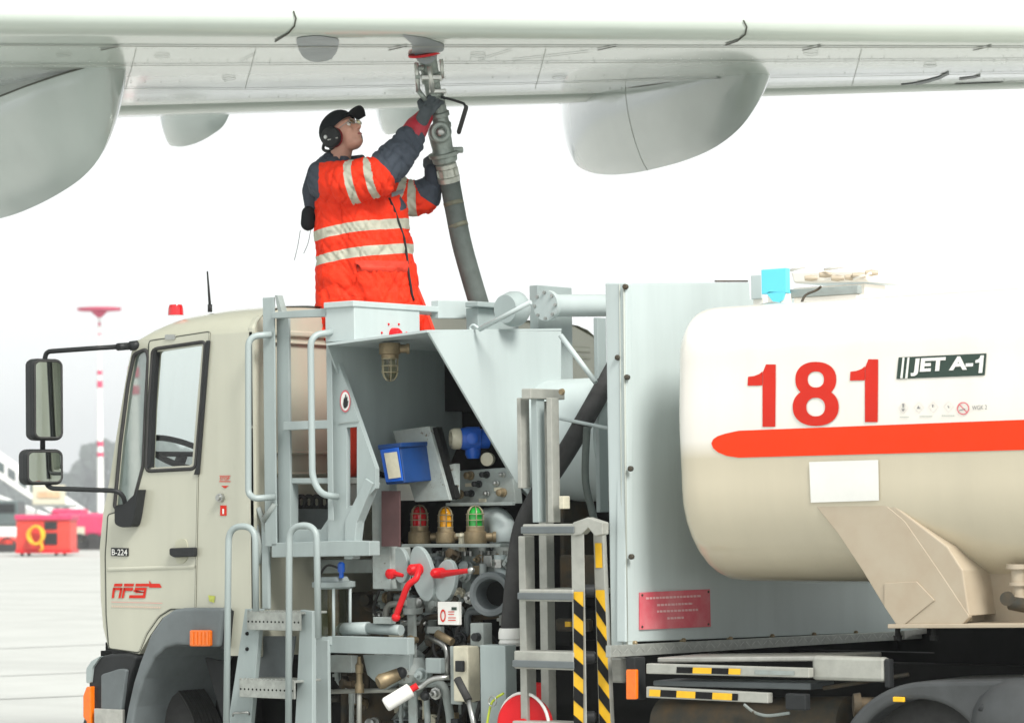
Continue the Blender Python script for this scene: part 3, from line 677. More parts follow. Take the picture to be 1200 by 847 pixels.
# wheels
def wheel(cx, Y, wd=.28, r=.50, cz=None):
    c = Vector((cx, Y, r if cz is None else cz)); mb = MB()
    prof_ = [(0, r*.62), (.0, r*.78), (.02, r*.93), (.05, r*.985)]
    k = 7
    for i in range(k):
        a = .05+(wd-.1)*i/k; b_ = .05+(wd-.1)*(i+.78)/k; prof_ += [(a, r), (b_, r), (b_+.001, r-.012), (.05+(wd-.1)*(i+1)/k-.001, r-.012)]
    prof_ += [(wd-.05, r*.985), (wd-.02, r*.93), (wd, r*.78), (wd, r*.62)]
    mb.lathe(c, (0, 1, 0), prof_, 56); t = mb.build('wheel', 'rubber', truck)
    mb = MB(); mb.lathe(c+Vector((0, -.004, 0)), (0, 1, 0), [(0, r*.60), (.03, r*.56), (.10, r*.5), (.11, r*.25), (.04, r*.22), (.02, r*.16), (.02, 0)], 32); mb.build('rim', 'dark', t)
    return t
wx = P(155, 850, .17).x
wheel(wx, .17, .30, .45); wheel(wx, W_-.45, .30, .45)
# ---- bumper corner
mb = MB(); mb.prism(PP(rpoly([(103, 778), (112, 770), (130, 766), (150, 765), (160, 769), (150, 800), (143, 835), (143, 870), (106, 870)], 4), -.03), (0, .4, 0)); bump = mb.build('bumper', 'black', truck, bevel=.015, seg=3)
mb = MB(); mb.prism(PP(rpoly([(101, 783), (107, 774), (118, 768), (108, 782), (106, 800), (101, 800)], 2), -.045), (0, 2.3, 0)); mb.build('bumper_cap', 'grey', bump, bevel=.01)
mb = MB(); mb.prism(PP(rpoly([(118, 790), (140, 783), (148, 784), (141, 833), (118, 833)], 3), -.05), (0, .03, 0)); mb.build('side_box', 'fender', bump, bevel=.006)
mb = MB(); mb.prism(PP([(97, 815), (101, 804), (106, 804), (106, 870), (101, 870), (101, 845), (97, 840)], -.06), (0, .10, 0)); mb.build('front_indicator', 'orl', bump, bevel=.006)
mb = MB(); mb.vbox(110, 143, 147, 831, 870, -.06); mb.build('entry_step', 'alu', bump, bevel=.005)
mb = MB(); mb.prism(PP([(131, 757), (158, 763), (152, 775), (131, 772)], .03), (0, .5, 0)); mb.build('valance', 'black', truck)
mb = MB(); mb.prism(PP([(118, 762), (300, 762), (300, 880), (118, 880)], .55), (0, .05, 0)); mb.build('wheel_housing', 'dark', truck)

# ---- chassis mass
mb = MB()
XB = P(733, 550, 0).x
x0 = P(290, 700, 0).x; x1 = P(1500, 800, 0).x
for Y in (.75, 1.55): mb.box((wx-.8, Y, .75), (x1, Y+.09, 1.0))
ch = mb.build('chassis', 'dark', truck)
mb = MB(); mb.box((XC+.1, 1.0, .35), (P(800, 800, .6).x, W_-.2, 1.22)); mb.build('engine_block', 'dark', truck, bevel=.03)
mb = MB(); mb.box((XB-1.1, .95, .4), (XB-.12, 2.6, Q(1000, 743, XB).z)); mb.build('dark_fill', 'dark', truck)  # dark box added to close the bright gap under the bulkhead
mb = MB(); mb.box((XB-.9, 2.62, .2), (x1, 2.66, Q(1000, 741, XB).z)); mb.build('dark_fill_far', 'dark', truck)  # dark sheet added on the far side to hide bright ground in that gap
mb = MB(); mb.box((XC-1.2, .7, .45), (XC+.2, W_-.5, 1.05)); mb.build('gearbox', 'dark', truck, bevel=.03)
mb = MB(); mb.box((XC+.05, .62, .3), (XC+.65, .9, 1.3)); mb.build('side_tank', 'grime', truck, bevel=.03)
xr = P(700, 800, .3).x
zs = min(P(740, 776, 1.15).z, P(1050, 756, 1.15).z); mb = MB(); mb.box((xr, 1.15, .25), (x1, 1.30, zs)); mb.box((P(1092, 745, 1.1).x, 1.12, .25), (x1, 1.14, P(1150, 730, 1.1).z)); mb.build('chassis_side', 'dark', truck)

# ---- niche walls / cowl
XA = P(384, 405, -.05).x; XR = P(502, 390, -.05).x
mb = MB(); mb.prism(QQ([(384, 405), (502, 392), (540, 395), (560, 470), (520, 560), (470, 560), (440, 549)], XA), (-.012, 0, 0)); cowl = mb.build('cowl_wall', 'grey', truck)
mb = MB(); mb.prism(QQ([(502, 388.5), (658, 388), (657, 560), (640, 600), (605, 565)], XR), (-.014, 0, 0)); mb.build('cowl_wall', 'panel', truck, bevel=.003)
# cowl roof
a = Q(384, 405, XA); b = Q(502, 389.5, XR); c = Q(500, 392, XA); c2 = Q(658, 388.5, XR)
zt_ = max(b.z, a.z)
mb = MB(); mb.prism([(XA, a.y-.01, a.z), (XR, b.y-.01, b.z), (XR, c2.y, c2.z+.004), (XA, a.y+.95, a.z)], (0, 0, .012)); mb.build('cowl_roof', 'panel', truck)
# niche back: dark recess
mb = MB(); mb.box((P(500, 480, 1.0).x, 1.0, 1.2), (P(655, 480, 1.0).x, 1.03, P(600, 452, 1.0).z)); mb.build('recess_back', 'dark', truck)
mb = MB(); mb.box((P(425, 620, 1.06).x, 1.06, .3), (P(716, 620, 1.06).x, 1.09, P(560, 585, 1.06).z)); mb.build('dark_backing', 'dark', truck)  # dark sheet added behind the bay so its depth reads as shade
mb = MB(); mb.box((P(655, 560, 1.3).x, 1.3, 1.2), (P(716, 560, 1.3).x, 1.33, P(690, 470, 1.3).z)); mb.build('dark_backing', 'grime', truck)  # second sheet added to close the bright gap behind the ladder
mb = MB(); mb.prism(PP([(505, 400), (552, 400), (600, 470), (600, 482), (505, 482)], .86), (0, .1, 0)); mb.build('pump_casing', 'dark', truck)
# front column panel with slot
col = [(386, 408), (395, 420), (440, 549), (440, 572), (424, 590), (413, 650), (384, 650)]
mb = MB(); mb.holed(PP(col, .03), [PP([(406, 501), (418, 500), (418, 592), (410, 592), (406, 596)], .03)], (0, .03, 0)); pan = mb.build('column_panel', 'grey', truck, bevel=.002)
mb = MB(); mb.prism(PP([(397, 495), (420, 492.5), (420, 494), (397, 496.5)], .025), (0, .01, 0)); mb.build('slot_lip', 'greydirt', pan)
# no-hands sign
cen = Vector((404.5, 470)); mb = MB(); mb.add([P(cen.x+6.2*math.cos(t*math.pi/12), cen.y+13*math.sin(t*math.pi/12), .025) for t in range(24)], [list(range(24))]); mb.build('warning_sign', 'pink', pan, fix=False)
mb = MB(); mb.add([P(cen.x+5.0*math.cos(t*math.pi/12), cen.y+11*math.sin(t*math.pi/12), .022) for t in range(24)], [list(range(24))]); mb.build('sign_field', 'white', pan, fix=False)
mb = MB(); mb.add([P(*q, .019) for q in ((402, 474), (402.6, 468), (403.5, 465), (404.2, 468), (404.6, 462), (405.4, 462), (405.7, 467), (406.3, 464), (407, 465), (407, 470), (408.2, 469), (407.5, 475), (405.5, 478), (403, 478))], [list(range(14))]); mb.build('hand_symbol', 'black', pan, fix=False)
# diagonal brace below
mb = MB(); mb.prism(PP([(428, 560), (437, 566), (418, 612), (413, 655), (403, 655), (404, 610)], .02), (0, .06, 0)); mb.build('brace', 'grey', truck, bevel=.004)
mb = MB(); mb.vbox(436, 456, 466, 560, 690, .22); mb.build('inner_column', 'greydirt', truck, bevel=.003)
mb = MB(); mb.prism(PP([(447, 575), (468, 575), (468, 640), (447, 640)], .20), (0, .01, 0)); mb.build('mesh_panel', mat('maroon_mesh', (.10, .05, .05), .7, dirt=.2), truck)
# platform box around the worker
mb = MB(); mb.vbox(381, 415, 492, 357, 399, -.02); pb = mb.build('platform_box', 'panel', truck, bevel=.004)
mb = MB(); mb.vbox(379, 414, 548, 352, 359, -.035); mb.build('platform_rail', 'panel', pb, bevel=.004)
mb = MB(); xx = P(415, 380, -.02).x; bb = Q(515, 362, xx); 
mb.prism(QQ([(514, 352), (559, 353), (559, 373), (514, 373)], xx+.012), (-.05, 0, 0)); mb.build('bracket_plate', 'panel', pb, bevel=.004)
mb = MB(); c = Q(461, 392, xx+.002); mb.lathe(c, (1, 0, 0), [(0, .034), (.03, .032), (.045, .02), (.048, 0)], 20); mb.build('stop_button', 'redpl', pb)
for (px, py) in ((447, 390), (455, 380), (467, 380), (476, 390)):
    MB().lathe(Q(px, py, xx+.001), (1, 0, 0), [(0, .006), (.006, .005)], 8).build('bolt', 'redpl', pb)
# platform floor
mb = MB(); pf = P(420, 560, .5).z
mb.box((XC+.12, .08, pf-.03), (XA-.02, 1.6, pf)); mb.build('platform_floor', 'treadplate', truck)
# pipe, flange column, top rail at the right of the worker
mb = MB(); mb.vbox(545, 560, 622, 353, 359, .75); mb.build('top_rail', 'grey', truck, bevel=.004)
mb = MB(); mb.vbox(546, 560, 608, 360, 395, .8); mb.build('valve_cabinet', 'grey', truck, bevel=.004)
mb = MB(); mb.vbox(621, 630, 671, 334, 450, 1.06); mb.build('pipe_column', 'grey', truck, bevel=.004)
Yp = .98
a = P(646, 358, Yp); ux = Vector((0, 1, 0)); 
a = Q(646, 358, P(646, 358, .98).x)
pd = (Q(712, 358, a.x)-a).normalized()
mb = MB(); mb.lathe(a-pd*.05, pd, [(0, .078), (.03, .078), (.035, .058), (1.2, .058)], 28); pi = mb.build('vapour_pipe', 'panel', truck)
mb = MB(); mb.lathe(P(612, 362, .62)-pd*.02, pd, [(-.12, .07), (-.06, .088), (-.03, .088), (0, .07)], 28); mb.build('flange', 'grey', truck)
for k in range(8):
    t = k*math.pi/4; u_ = pd.orthogonal().normalized(); v_ = pd.cross(u_)
    MB().lathe(a-pd*.06+(u_*math.cos(t)+v_*math.sin(t))*.066, pd, [(0, .009), (.014, .009)], 6).build('bolt', 'steel', pi)
mb = MB(); mb.tube([P(562, 386, .3), P(622, 354, .3)], .012, 10); mb.tube(bentpath([P(562, 386, .3), P(555, 380, .3), P(550, 384, .3), P(554, 389, .3)], .02), .007, 8); mb.build('stay_rod', 'panel', truck)
mb = MB(); mb.tube([P(657, 393, .4), P(698, 448, .4)], .013, 10); mb.build('stay_rod', 'panel', truck)
mb = MB(); mb.vbox(697, 700, 712, 372, 600, .5); mb.build('support_post', 'grey', truck, bevel=.003)
# background cylinder
c = P(690, 515, .95); mb = MB(); mb.lathe(c-Vector((.3, 0, 0)), (1, 0, .0), [(0, .30), (.0, .31), (.5, .31), (.54, .29), (.56, .2), (.565, 0)], 40); mb.build('air_tank', 'panel', truck)
mb = MB(); mb.tube([P(655, 490, .35), P(714, 502, .35)], .009, 8); mb.build('rod', 'panel', truck)
mb = MB(); mb.tube(smoothpath([P(688, 500, .3), P(686, 560, .3), P(694, 600, .3), P(704, 640, .3), P(708, 700, .3)]), .018, 10); mb.build('grey_hose', 'hose', truck)
mb = MB(); mb.vbox(655, 660, 705, 585, 690, .8); mb.build('machinery_block', 'grime', truck, bevel=.02)

# ---- lamps with cages
def cage_lamp(x, ytop, ybot, base, glassm, Y, hang=False, cagem='brass', w=10.5, side=1):
    """glass dome with wire cage standing on a round brass base"""
    sc = (P(x, ytop, Y)-CAM).dot(fh)/F
    A = P(x, ybot, Y); T = P(x, ytop, Y); h = (T-A); H = h.length; ax = ZU if not hang else -ZU
    r = w*sc
    B = P(x, base, Y)
    hb = abs(B.z-A.z)
    mb = MB(); mb.lathe(A, -ax, [(0, r*1.02), (hb*.25, r*1.05), (hb*.3, r*1.25), (hb*.9, r*1.3), (hb, r*1.2)], 24)
    mb.lathe(A-ax*hb*.62, (side*rt).normalized(), [(0, r*.5), (r*1.9, r*.5), (r*1.95, r*.62), (r*2.3, r*.62)], 14)
    ro = mb.build('caged_lamp', cagem, truck)
    mb = MB(); mb.lathe(A, ax, [(0, r*.80), (H*.5, r*.80), (H*.72, r*.70), (H*.88, r*.48), (H*.95, r*.2), (H*.96, 0)], 24); mb.build('lens', glassm, ro)
    mb = MB()
    for k in range(6):
        t = k*math.pi/3+.3; e = Vector((math.cos(t), math.sin(t), 0))
        mb.tube([A+e*r, A+e*r+ax*H*.55, A+e*r*.85+ax*H*.8, A+e*r*.5+ax*H*.97, A+ax*H*1.03], r*.06, 6)
    for q in (.02, .33, .62): mb.tube([A+ax*H*q + Vector((math.cos(t*math.pi/10), math.sin(t*math.pi/10), 0))*r for t in range(21)], r*.06, 6, False)
    mb.build('wire_cage', mat('cage_wire', (.40, .36, .24), .5, .5, dirt=.1), ro)
    return ro
YL = .50
cage_lamp(491.5, 592, 617, 637, 'redlens', YL, w=10.5)
cage_lamp(522, 594, 618, 636, 'amb', YL, w=9)
cage_lamp(557, 593, 617, 637, 'grn', YL, w=10.5)
hl = cage_lamp(457, 446, 420, 402, 'lampglass', .18, hang=True, w=10, side=1)
# ---- lamp shelf & manifold
mb = MB(); mb.vbox(470, 586, 600, 637, 641, .40); mb.build('lamp_shelf', 'greydirt', truck, bevel=.003)
mb = MB(); mb.vbox(449, 470, 482, 641, 692, .33); mb.build('manifold_box', 'creamp' if False else 'greydirt', truck, bevel=.006)
for i, x in enumerate((530, 562, 590)):
    mb = MB(); b = P(x, 652, .62); mb.lathe(b-ZU*.05, (0, 0, 1), [(-.12, .05), (-.035, .055), (-.034, .085), (0, .085), (.001, .07), (.02, .07), (.021, .088), (.055, .088), (.056, .055), (.1, .05)], 24); f_ = mb.build('flange', 'greydirt', truck)
    for k in range(8):
        t = k*math.pi/4; MB().lathe(b+Vector((math.cos(t)*.075, math.sin(t)*.075, -.10)), (0, 0, 1), [(0, .010), (.13, .010)], 6).build('bolt', 'steel', f_)
mb = MB(); mb.tube(bentpath([P(560, 612, .7), P(588, 608, .66), P(590, 640, .62)], .14, 10), .068, 20); mb.build('elbow_pipe', 'panel', truck)
mb = MB(); mb.tube(bentpath([P(510, 700, .7), P(540, 690, .7), P(600, 672, .7)], .1), .075, 20); mb.build('manifold_pipe', 'greydirt', truck)
# round port facing the outside
c = P(575, 696, .30); axp = Vector((.35, -1, 0)).normalized(); mb = MB(); mb.lathe(c-axp*.2, axp, [(0, .085), (.12, .088), (.14, .108), (.2, .11), (.215, .105), (.215, .088), (.205, .075), (.16, .07), (.08, .06), (.08, 0)], 36); mb.build('inlet_port', 'fender', truck)
mb = MB(); mb.lathe(c-axp*.115, axp, [(0, .062), (.004, .062)], 24); mb.build('port_cover', 'dark', truck)
# valve face plates (tilted ovals) with red handles
def oval(cx, cy, rx, ry, tilt, Y, t=.03):
    pts = []
    for k in range(28):
        a = 2*math.pi*k/28; x, y = rx*math.cos(a), ry*math.sin(a); pts.append(P(cx+x*math.cos(tilt)-y*math.sin(tilt), cy+x*math.sin(tilt)+y*math.cos(tilt), Y))
    return MB().prism(pts, (0, t, 0))
v1 = oval(468, 662, 9.5, 21, rad(-6), .26).build('valve_plate', 'grey', truck, bevel=.004)
v2 = oval(494, 672, 12.5, 33, rad(-12), .24).build('valve_plate', 'grey', truck, bevel=.004)
v3 = oval(521, 680, 12, 25, rad(8), .26).build('valve_plate', 'grey', truck, bevel=.004)
mb = MB(); mb.lathe(P(460, 672, .25), (.2, -1, 0), [(0, .026), (.03, .026), (.035, .018)], 16); mb.tube([P(463, 672, .2), P(472, 674, .2)], [.014, .009], 10); mb.build('valve_lever', 'redpl', v1)
mb = MB(); mb.tube(smoothpath([P(491, 664, .16), P(488, 677, .12), P(478, 686, .1), P(471, 703, .1), P(465, 722, .1)]), [.028]*6+[.019]*25+[.024, .024], 10) if False else mb.tube(smoothpath([P(491, 664, .16), P(488, 677, .12), P(478, 686, .1), P(471, 703, .1), P(464, 722, .1)]), .016, 12)
mb.ball(P(464, 723, .1), .022); mb.lathe(P(491, 667, .24), (0, -1, 0), [(0, .030), (.06, .028), (.075, .016)], 18); mb.build('valve_lever', 'redpl', v2)
mb = MB(); mb.tube([P(519, 672, .16), P(552, 668, .1)], [.018, .011], 12); mb.lathe(P(518, 671, .25), (0, -1, 0), [(0, .027), (.06, .025), (.075, .014)], 18); mb.build('valve_lever', 'redpl', v3)
mb = MB(); mb.ball(P(552, 668, .1), .018); mb.build('lever_knob', 'steel', v3)
mb = MB(); mb.vbox(513, 537, 541, 705, 732, .18); ws = mb.build('small_sign', 'white', truck, bevel=.002)
wq = lambda x, y: P(x, y, .176)
mb = MB(); o1 = [wq(519+3.2*math.cos(t*math.pi/10), 721+7.5*math.sin(t*math.pi/10)) for t in range(21)]; o2 = [wq(519+2*math.cos(t*math.pi/10), 721+5.2*math.sin(t*math.pi/10)) for t in range(21)]
mb.grid([o1, o2]); mb.build('sign_ring', 'red', ws, fix=False)
mb = MB(); [mb.add([wq(525, y), wq(534-(y % 3), y), wq(534-(y % 3), y+1), wq(525, y+1)], [[0, 1, 2, 3]]) for y in (716, 719, 723, 726)]; mb.build('sign_lines', 'red', ws, fix=False)
mb = MB(); mb.add([wq(529, 711), wq(535, 711), wq(535, 714.5), wq(529, 714.5)], [[0, 1, 2, 3]]); mb.build('sign_block', 'plate', ws, fix=False)
# ---- instrument panel
XP = XR - .02
mb = MB(); mb.prism(PP([(531, 552), (600, 547), (604, 590), (527, 592)], .60), (0, .06, 0)); ip = mb.build('instrument_panel', 'greydirt', truck, bevel=.004)
for i, (x, y) in enumerate(((533, 560), (552, 557), (571, 556), (590, 556), (540, 579), (553, 578), (572, 578), (590, 577), (562, 567), (583, 566))):
    mb = MB(); b = P(x, y, .60); r_ = (.011, .018, .014)[i % 3]; mb.lathe(b, (0, -1, 0), [(0, r_*1.3), (.01, r_*1.3), (.012, r_), (.03+.01*(i % 3), r_), (.035+.01*(i % 3), r_*.5)], 12); mb.build('control_knob', ('steel', 'brass', 'black')[i % 3], ip)
for (x, y) in ((545, 566), (579, 571), (561, 584)):
    mb = MB(); mb.box(P(x, y, .595), P(x+9, y+4, .60)); mb.build('tag', 'creamp', ip)
mb = MB(); mb.vbox(522, 600, 604, 588, 592, .54); mb.build('panel_shelf', 'greydirt', truck, bevel=.003)
mb = MB(); mb.prism(PP([(460, 505), (503, 499), (527, 586), (486, 588)], .36), (0, .05, 0)); df = mb.build('display_frame', 'greydirt', truck, bevel=.004)
mb = MB(); mb.prism(PP([(503, 502), (512, 500), (534, 583), (527, 586)], .38), (0, .04, 0)); mb.build('frame_edge', 'dark', df)
mb = MB(); mb.prism(PP([(524, 545), (533, 543), (533, 583), (527, 583)], .40), (0, .04, 0)); mb.build('frame_side', 'greydirt', df)
# blue display: tilted box
u_ = (P(473, 567, .2)-P(452, 568, .2)); 
A = [P(444, 524, .17), P(468, 521, .17), P(474, 566, .17), P(452, 568, .17)]
Bk = [p + Vector((0.02, .25, 0.015)) for p in A]
mb = MB(); mb.add(A+Bk, [[0, 1, 2, 3], [7, 6, 5, 4], [0, 4, 5, 1], [1, 5, 6, 2], [2, 6, 7, 3], [3, 7, 4, 0]]); bd = mb.build('display_unit', 'blue', truck, bevel=.008)
mb = MB(); mb.add([P(442, 521.5, .165), P(470, 518.5, .165), P(470, 524, .165), P(443, 527, .165)]+[P(442, 521.5, .165)+Vector((.01, .27, .01)), P(470, 518.5, .165)+Vector((.01, .27, .01)), P(470, 524, .165)+Vector((.01, .27, .01)), P(443, 527, .165)+Vector((.01, .27, .01))], [[0, 1, 2, 3], [7, 6, 5, 4], [0, 4, 5, 1], [1, 5, 6, 2], [2, 6, 7, 3], [3, 7, 4, 0]]); mb.build('hood', 'blue', bd, bevel=.004)
mb = MB(); mb.prism([P(446, 527, .165), P(467.5, 524, .165), P(473, 563, .165), P(453, 565, .165)], (0, -.006, 0)); mb.build('bezel', 'blue2', bd, bevel=.002)
mb = MB(); mb.add([P(450, 531, .155), P(465, 529, .155), P(470, 559, .155), P(455.5, 561, .155)], [[0, 1, 2, 3]]); mb.build('screen', 'creamp', bd)
# transmitter
c = P(536, 514, .52); axt = Vector((.55, -.83, .05)).normalized(); axs = (P(567, 522, .6)-P(532, 518, .5)).normalized()
axs = (rt*.97+fh*.25).normalized()
mb = MB(); mb.lathe(c, axs, [(0, .045), (.03, .055), (.05, .06), (.11, .06), (.115, .05), (.16, .05)], 24); tr = mb.build('flow_transmitter', 'blue2', truck)
mb = MB(); mb.lathe(c-axs*.0, -axs, [(-.02, .045), (-.01, .053), (.02, .053), (.035, .045), (.035, .034), (.02, .032), (.02, 0)], 28); mb.build('bezel', 'creamp', tr)
mb = MB(); mb.lathe(c+axs*.08-ZU*.04, -ZU, [(0, .04), (.04, .04), (.06, .03)], 18); mb.lathe(c+axs*.08, -fh, [(0, .03), (.09, .03), (.095, .02)], 14); mb.build('housing', 'blue2', tr)
mb = MB(); mb.lathe(P(574, 538, .62), (.3, -1, 0), [(0, .03), (.02, .034), (.04, .034), (.045, .02)], 22); mb.build('pressure_gauge', 'creamp', truck)
# ---- hoses
mb = MB(); hp = smoothpath([P(735, 405, .75), P(712, 445, .55), P(668, 522, .34), P(634, 575, .26), P(612, 620, .22), P(603, 680, .2), P(598, 738, .2)], 10); mb.tube(hp, .047, 16); dh = mb.build('delivery_hose', 'rubber', truck)
mb = MB(); b = P(598, 738, .2); mb.lathe(b+ZU*.01, -ZU, [(0, .052), (.02, .058), (.05, .058), (.055, .052), (.07, .058), (.085, .05)], 24); mb.build('hose_coupling', 'white', dh)
# cable clutter in the machinery
for k in range(16):
    rnd = random.Random(k+50); x0_, y0_ = rnd.uniform(470, 560), rnd.uniform(700, 745); Yk = rnd.uniform(.45, .7)
    mb = MB(); mb.tube(smoothpath([P(x0_, y0_, Yk), P(x0_+rnd.uniform(-18, 18), y0_+25, Yk), P(x0_+rnd.uniform(-30, 30), y0_+60, Yk), P(x0_+rnd.uniform(-30, 30), y0_+120, Yk+.1)]), rnd.choice((.006, .009, .014, .02)), 8); mb.build('cable', rnd.choice(('rubber', 'rubber', 'grime', 'greydirt')), truck)
for k in range(10):
    rnd = random.Random(k+150); x0_, y0_ = rnd.uniform(420, 600), rnd.uniform(640, 700); Yk = rnd.uniform(.6, .85)
    mb = MB(); mb.tube(smoothpath([P(x0_, y0_, Yk), P(x0_+rnd.uniform(-18, 18), y0_+15, Yk), P(x0_+rnd.uniform(-30, 30), y0_+50, Yk)]), rnd.choice((.009, .014, .02)), 8); mb.build('cable', rnd.choice(('rubber', 'grime', 'greydirt')), truck)
# ---- bay plumbing
def pipe(pts, Y, r, m_, name='pipe', bend=.05):
    mb = MB(); mb.tube(bentpath([P(a[0], a[1], a[2] if len(a) > 2 else Y) for a in pts], bend, 6), r, 12); return mb.build(name, m_, truck)
def collar(x, y, Y, r, ax_, m_, name='pipe_union', L=.04):
    mb = MB(); c_ = P(x, y, Y); a_ = Vector(ax_).normalized(); mb.lathe(c_-a_*L/2, a_, [(0, r), (L*.3, r), (L*.3, r*.8), (L*.7, r*.8), (L*.7, r), (L, r)], 8); return mb.build(name, m_, truck)
pipe([(505, 735), (505, 700), (540, 700)], .46, .030, 'greydirt'); collar(505, 722, .46, .042, (0, 0, 1), 'grey'); collar(525, 700, .46, .042, (1, 0, 0), 'steel')
pipe([(452, 742), (452, 708), (476, 706)], .40, .016, 'aluw'); pipe([(470, 760), (470, 730), (500, 730)], .42, .012, 'steel')
pipe([(548, 735), (548, 715), (566, 712), (566, 660)], .44, .018, 'greydirt'); pipe([(556, 760), (556, 722), (600, 718)], .50, .022, 'grime')
pipe([(440, 700), (475, 700), (475, 690)], .45, .02, 'greydirt'); collar(455, 700, .45, .03, (1, 0, 0), 'brass')
pipe([(490, 800), (520, 800), (528, 840), (528, 880)], .34, .022, 'greydirt'); pipe([(430, 850), (470, 850), (520, 846)], .5, .03, 'grime')
pipe([(500, 745), (524, 757), (524, 790)], .36, .014, 'steel'); pipe([(512, 742), (530, 752)], .3, .02, 'brass', 'pipe_fitting')
pipe([(586, 650), (586, 672), (600, 676)], .40, .03, 'grey'); collar(586, 660, .40, .042, (0, 0, 1), 'steel')
pipe([(395, 770), (395, 800), (412, 806), (412, 880)], .40, .014, 'greydirt'); pipe([(404, 770), (404, 880)], .45, .02, 'grime')
for (x, y, Y, r, ax_, m_) in ((534, 716, .42, .036, (.3, -1, 0), 'greydirt'), (552, 700, .38, .028, (.3, -1, 0), 'steel'), (506, 700, .44, .04, (.2, -1, 0), 'greydirt'), (470, 715, .44, .03, (.2, -1, 0), 'brass'), (446, 722, .42, .024, (.2, -1, .2), 'steel'), (540, 748, .40, .03, (.2, -1, 0), 'black'), (495, 790, .28, .03, (.2, -1, 0), 'grey'), (512, 812, .30, .026, (.2, -1, 0), 'steel'), (482, 750, .26, .022, (.2, -1, 0), 'brass'), (598, 660, .42, .03, (.2, -1, 0), 'greydirt'), (446, 770, .35, .028, (.2, -1, 0), 'greydirt'), (462, 650, .32, .022, (.2, -1, 0), 'steel'), (530, 655, .50, .026, (.2, -1, 0), 'creamp'), (546, 674, .46, .03, (.2, -1, 0), 'greydirt'), (563, 655, .52, .02, (.2, -1, 0), 'brass')):
    mb = MB(); a_ = Vector(ax_).normalized(); mb.lathe(P(x, y, Y)-a_*.05, a_, [(0, r*.8), (.05, r*.8), (.05, r*1.2), (.065, r*1.2), (.066, r*.8), (.09, r*.75), (.095, r*.4), (.12, r*.35)], 8 if r < .03 else 18); mb.build('valve_fitting', m_, truck)
for (x0_, x1_, y0_, y1_, Y, m_) in ((500, 512, 648, 660, .45, 'greydirt'), (524, 536, 662, 700, .52, 'greydirt'), (541, 552, 676, 694, .50, 'grey'), (455, 468, 735, 746, .3, 'creamp'), (500, 516, 734, 742, .34, 'greydirt'), (566, 576, 650, 664, .48, 'steel'), (437, 446, 655, 672, .4, 'greydirt'), (528, 536, 842, 880, .2, 'black')):
    mb = MB(); mb.vbox(x0_, x1_, x1_+5, y0_, y1_, Y); mb.build('valve_block', m_, truck, bevel=.004)
for k, pts in enumerate((((515, 735), (508, 760), (520, 790), (512, 850)), ((540, 730), (534, 748), (545, 756), (528, 770)), ((560, 730), (548, 750), (520, 752), (500, 770)), ((498, 650), (478, 655), (470, 645), (455, 650)), ((445, 690), (438, 715), (450, 735), (440, 760)), ((575, 735), (560, 760), (566, 800), (556, 850)), ((535, 700), (520, 720), (500, 724), (492, 740)), ((610, 650), (600, 700), (590, 730), (600, 770)))):
    mb = MB(); mb.tube(smoothpath([P(x, y, .36+.03*(k % 4)) for x, y in pts]), (.008, .011, .015, .006)[k % 4], 8); mb.build('cable', ('rubber', 'rubber', 'grime', 'black')[k % 4], truck)
rnd = random.Random(11)
for k in range(84):
    if k < 46: x, y, Y = rnd.uniform(448, 596), rnd.uniform(644, 748), rnd.uniform(.42, .62)
    else: x, y, Y = rnd.uniform(395, 560), rnd.uniform(768, 850), rnd.uniform(.40, .62)
    m_ = rnd.choice(('greydirt', 'greydirt', 'grey', 'steel', 'grime', 'brass', 'fender', 'creamp')); t_ = k % 4; mb = MB()
    if t_ == 0: mb.lathe(P(x, y, Y), (rnd.uniform(-.3, .5), -1, rnd.uniform(-.3, .3)), [(0, .03), (.02, .03), (.022, .02), (.05, .02), (.052, .026), (.07, .026), (.075, .012)], rnd.choice((6, 8, 16))); nm = 'valve_fitting'
    elif t_ == 1: mb.vbox(x, x+rnd.uniform(5, 10), x+rnd.uniform(12, 16), y, y+rnd.uniform(6, 14), Y); nm = 'valve_block'
    elif t_ == 2: L_ = rnd.uniform(16, 40); mb.tube(bentpath([P(x, y, Y), P(x+rnd.choice((-1, 1))*L_*.5, y, Y), P(x+rnd.choice((-1, 1))*L_*.5, y+L_, Y)], .03, 5), rnd.choice((.008, .012, .017)), 10); nm = 'pipe'
    else: mb.lathe(P(x, y, Y), (0, 0, 1), [(0, .02), (.02, .02), (.02, .032), (.035, .032), (.035, .02), (.075, .02), (.075, .034), (.09, .034), (.09, .015)], rnd.choice((6, 14))); nm = 'pipe_union'
    mb.build(nm, m_, truck, bevel=.002 if t_ == 1 else 0)
# ---- lower machinery
mb = MB(); mb.vbox(477, 486, 490, 700, 870, .30); vp = mb.build('riser_pipe', 'greydirt', truck, bevel=.012)
mb = MB(); mb.lathe(P(484, 712, .33)-ZU*.03, ZU, [(0, .05), (.03, .05)], 20); mb.build('pipe_union', 'greydirt', truck); mb = MB(); mb.lathe(P(484, 770, .33)-ZU*.14, ZU, [(0, .04), (.02, .09), (.06, .10), (.1, .08), (.14, .05)], 20); mb.build('valve_body', 'greydirt', truck)
mb = MB(); mb.vbox(498, 516, 522, 771, 789, .22); mb.build('solenoid_block', 'grey', truck, bevel=.006)
mb = MB(); a = P(453, 825, -.02); b = P(481, 808, .06); mb.lathe(a, (b-a), [(-.01, .0), (-.01, .012), (-.008, .03), (0, .036), ((b-a).length, .036), ((b-a).length+.005, .02)], 24); mb.build('white_handle', 'white', truck)
mb = MB(); mb.tube(bentpath([b, P(492, 806, .1), P(505, 795, .12), P(527, 793, .16)], .04), .014, 10); mb.build('handle_rod', 'steel', truck)
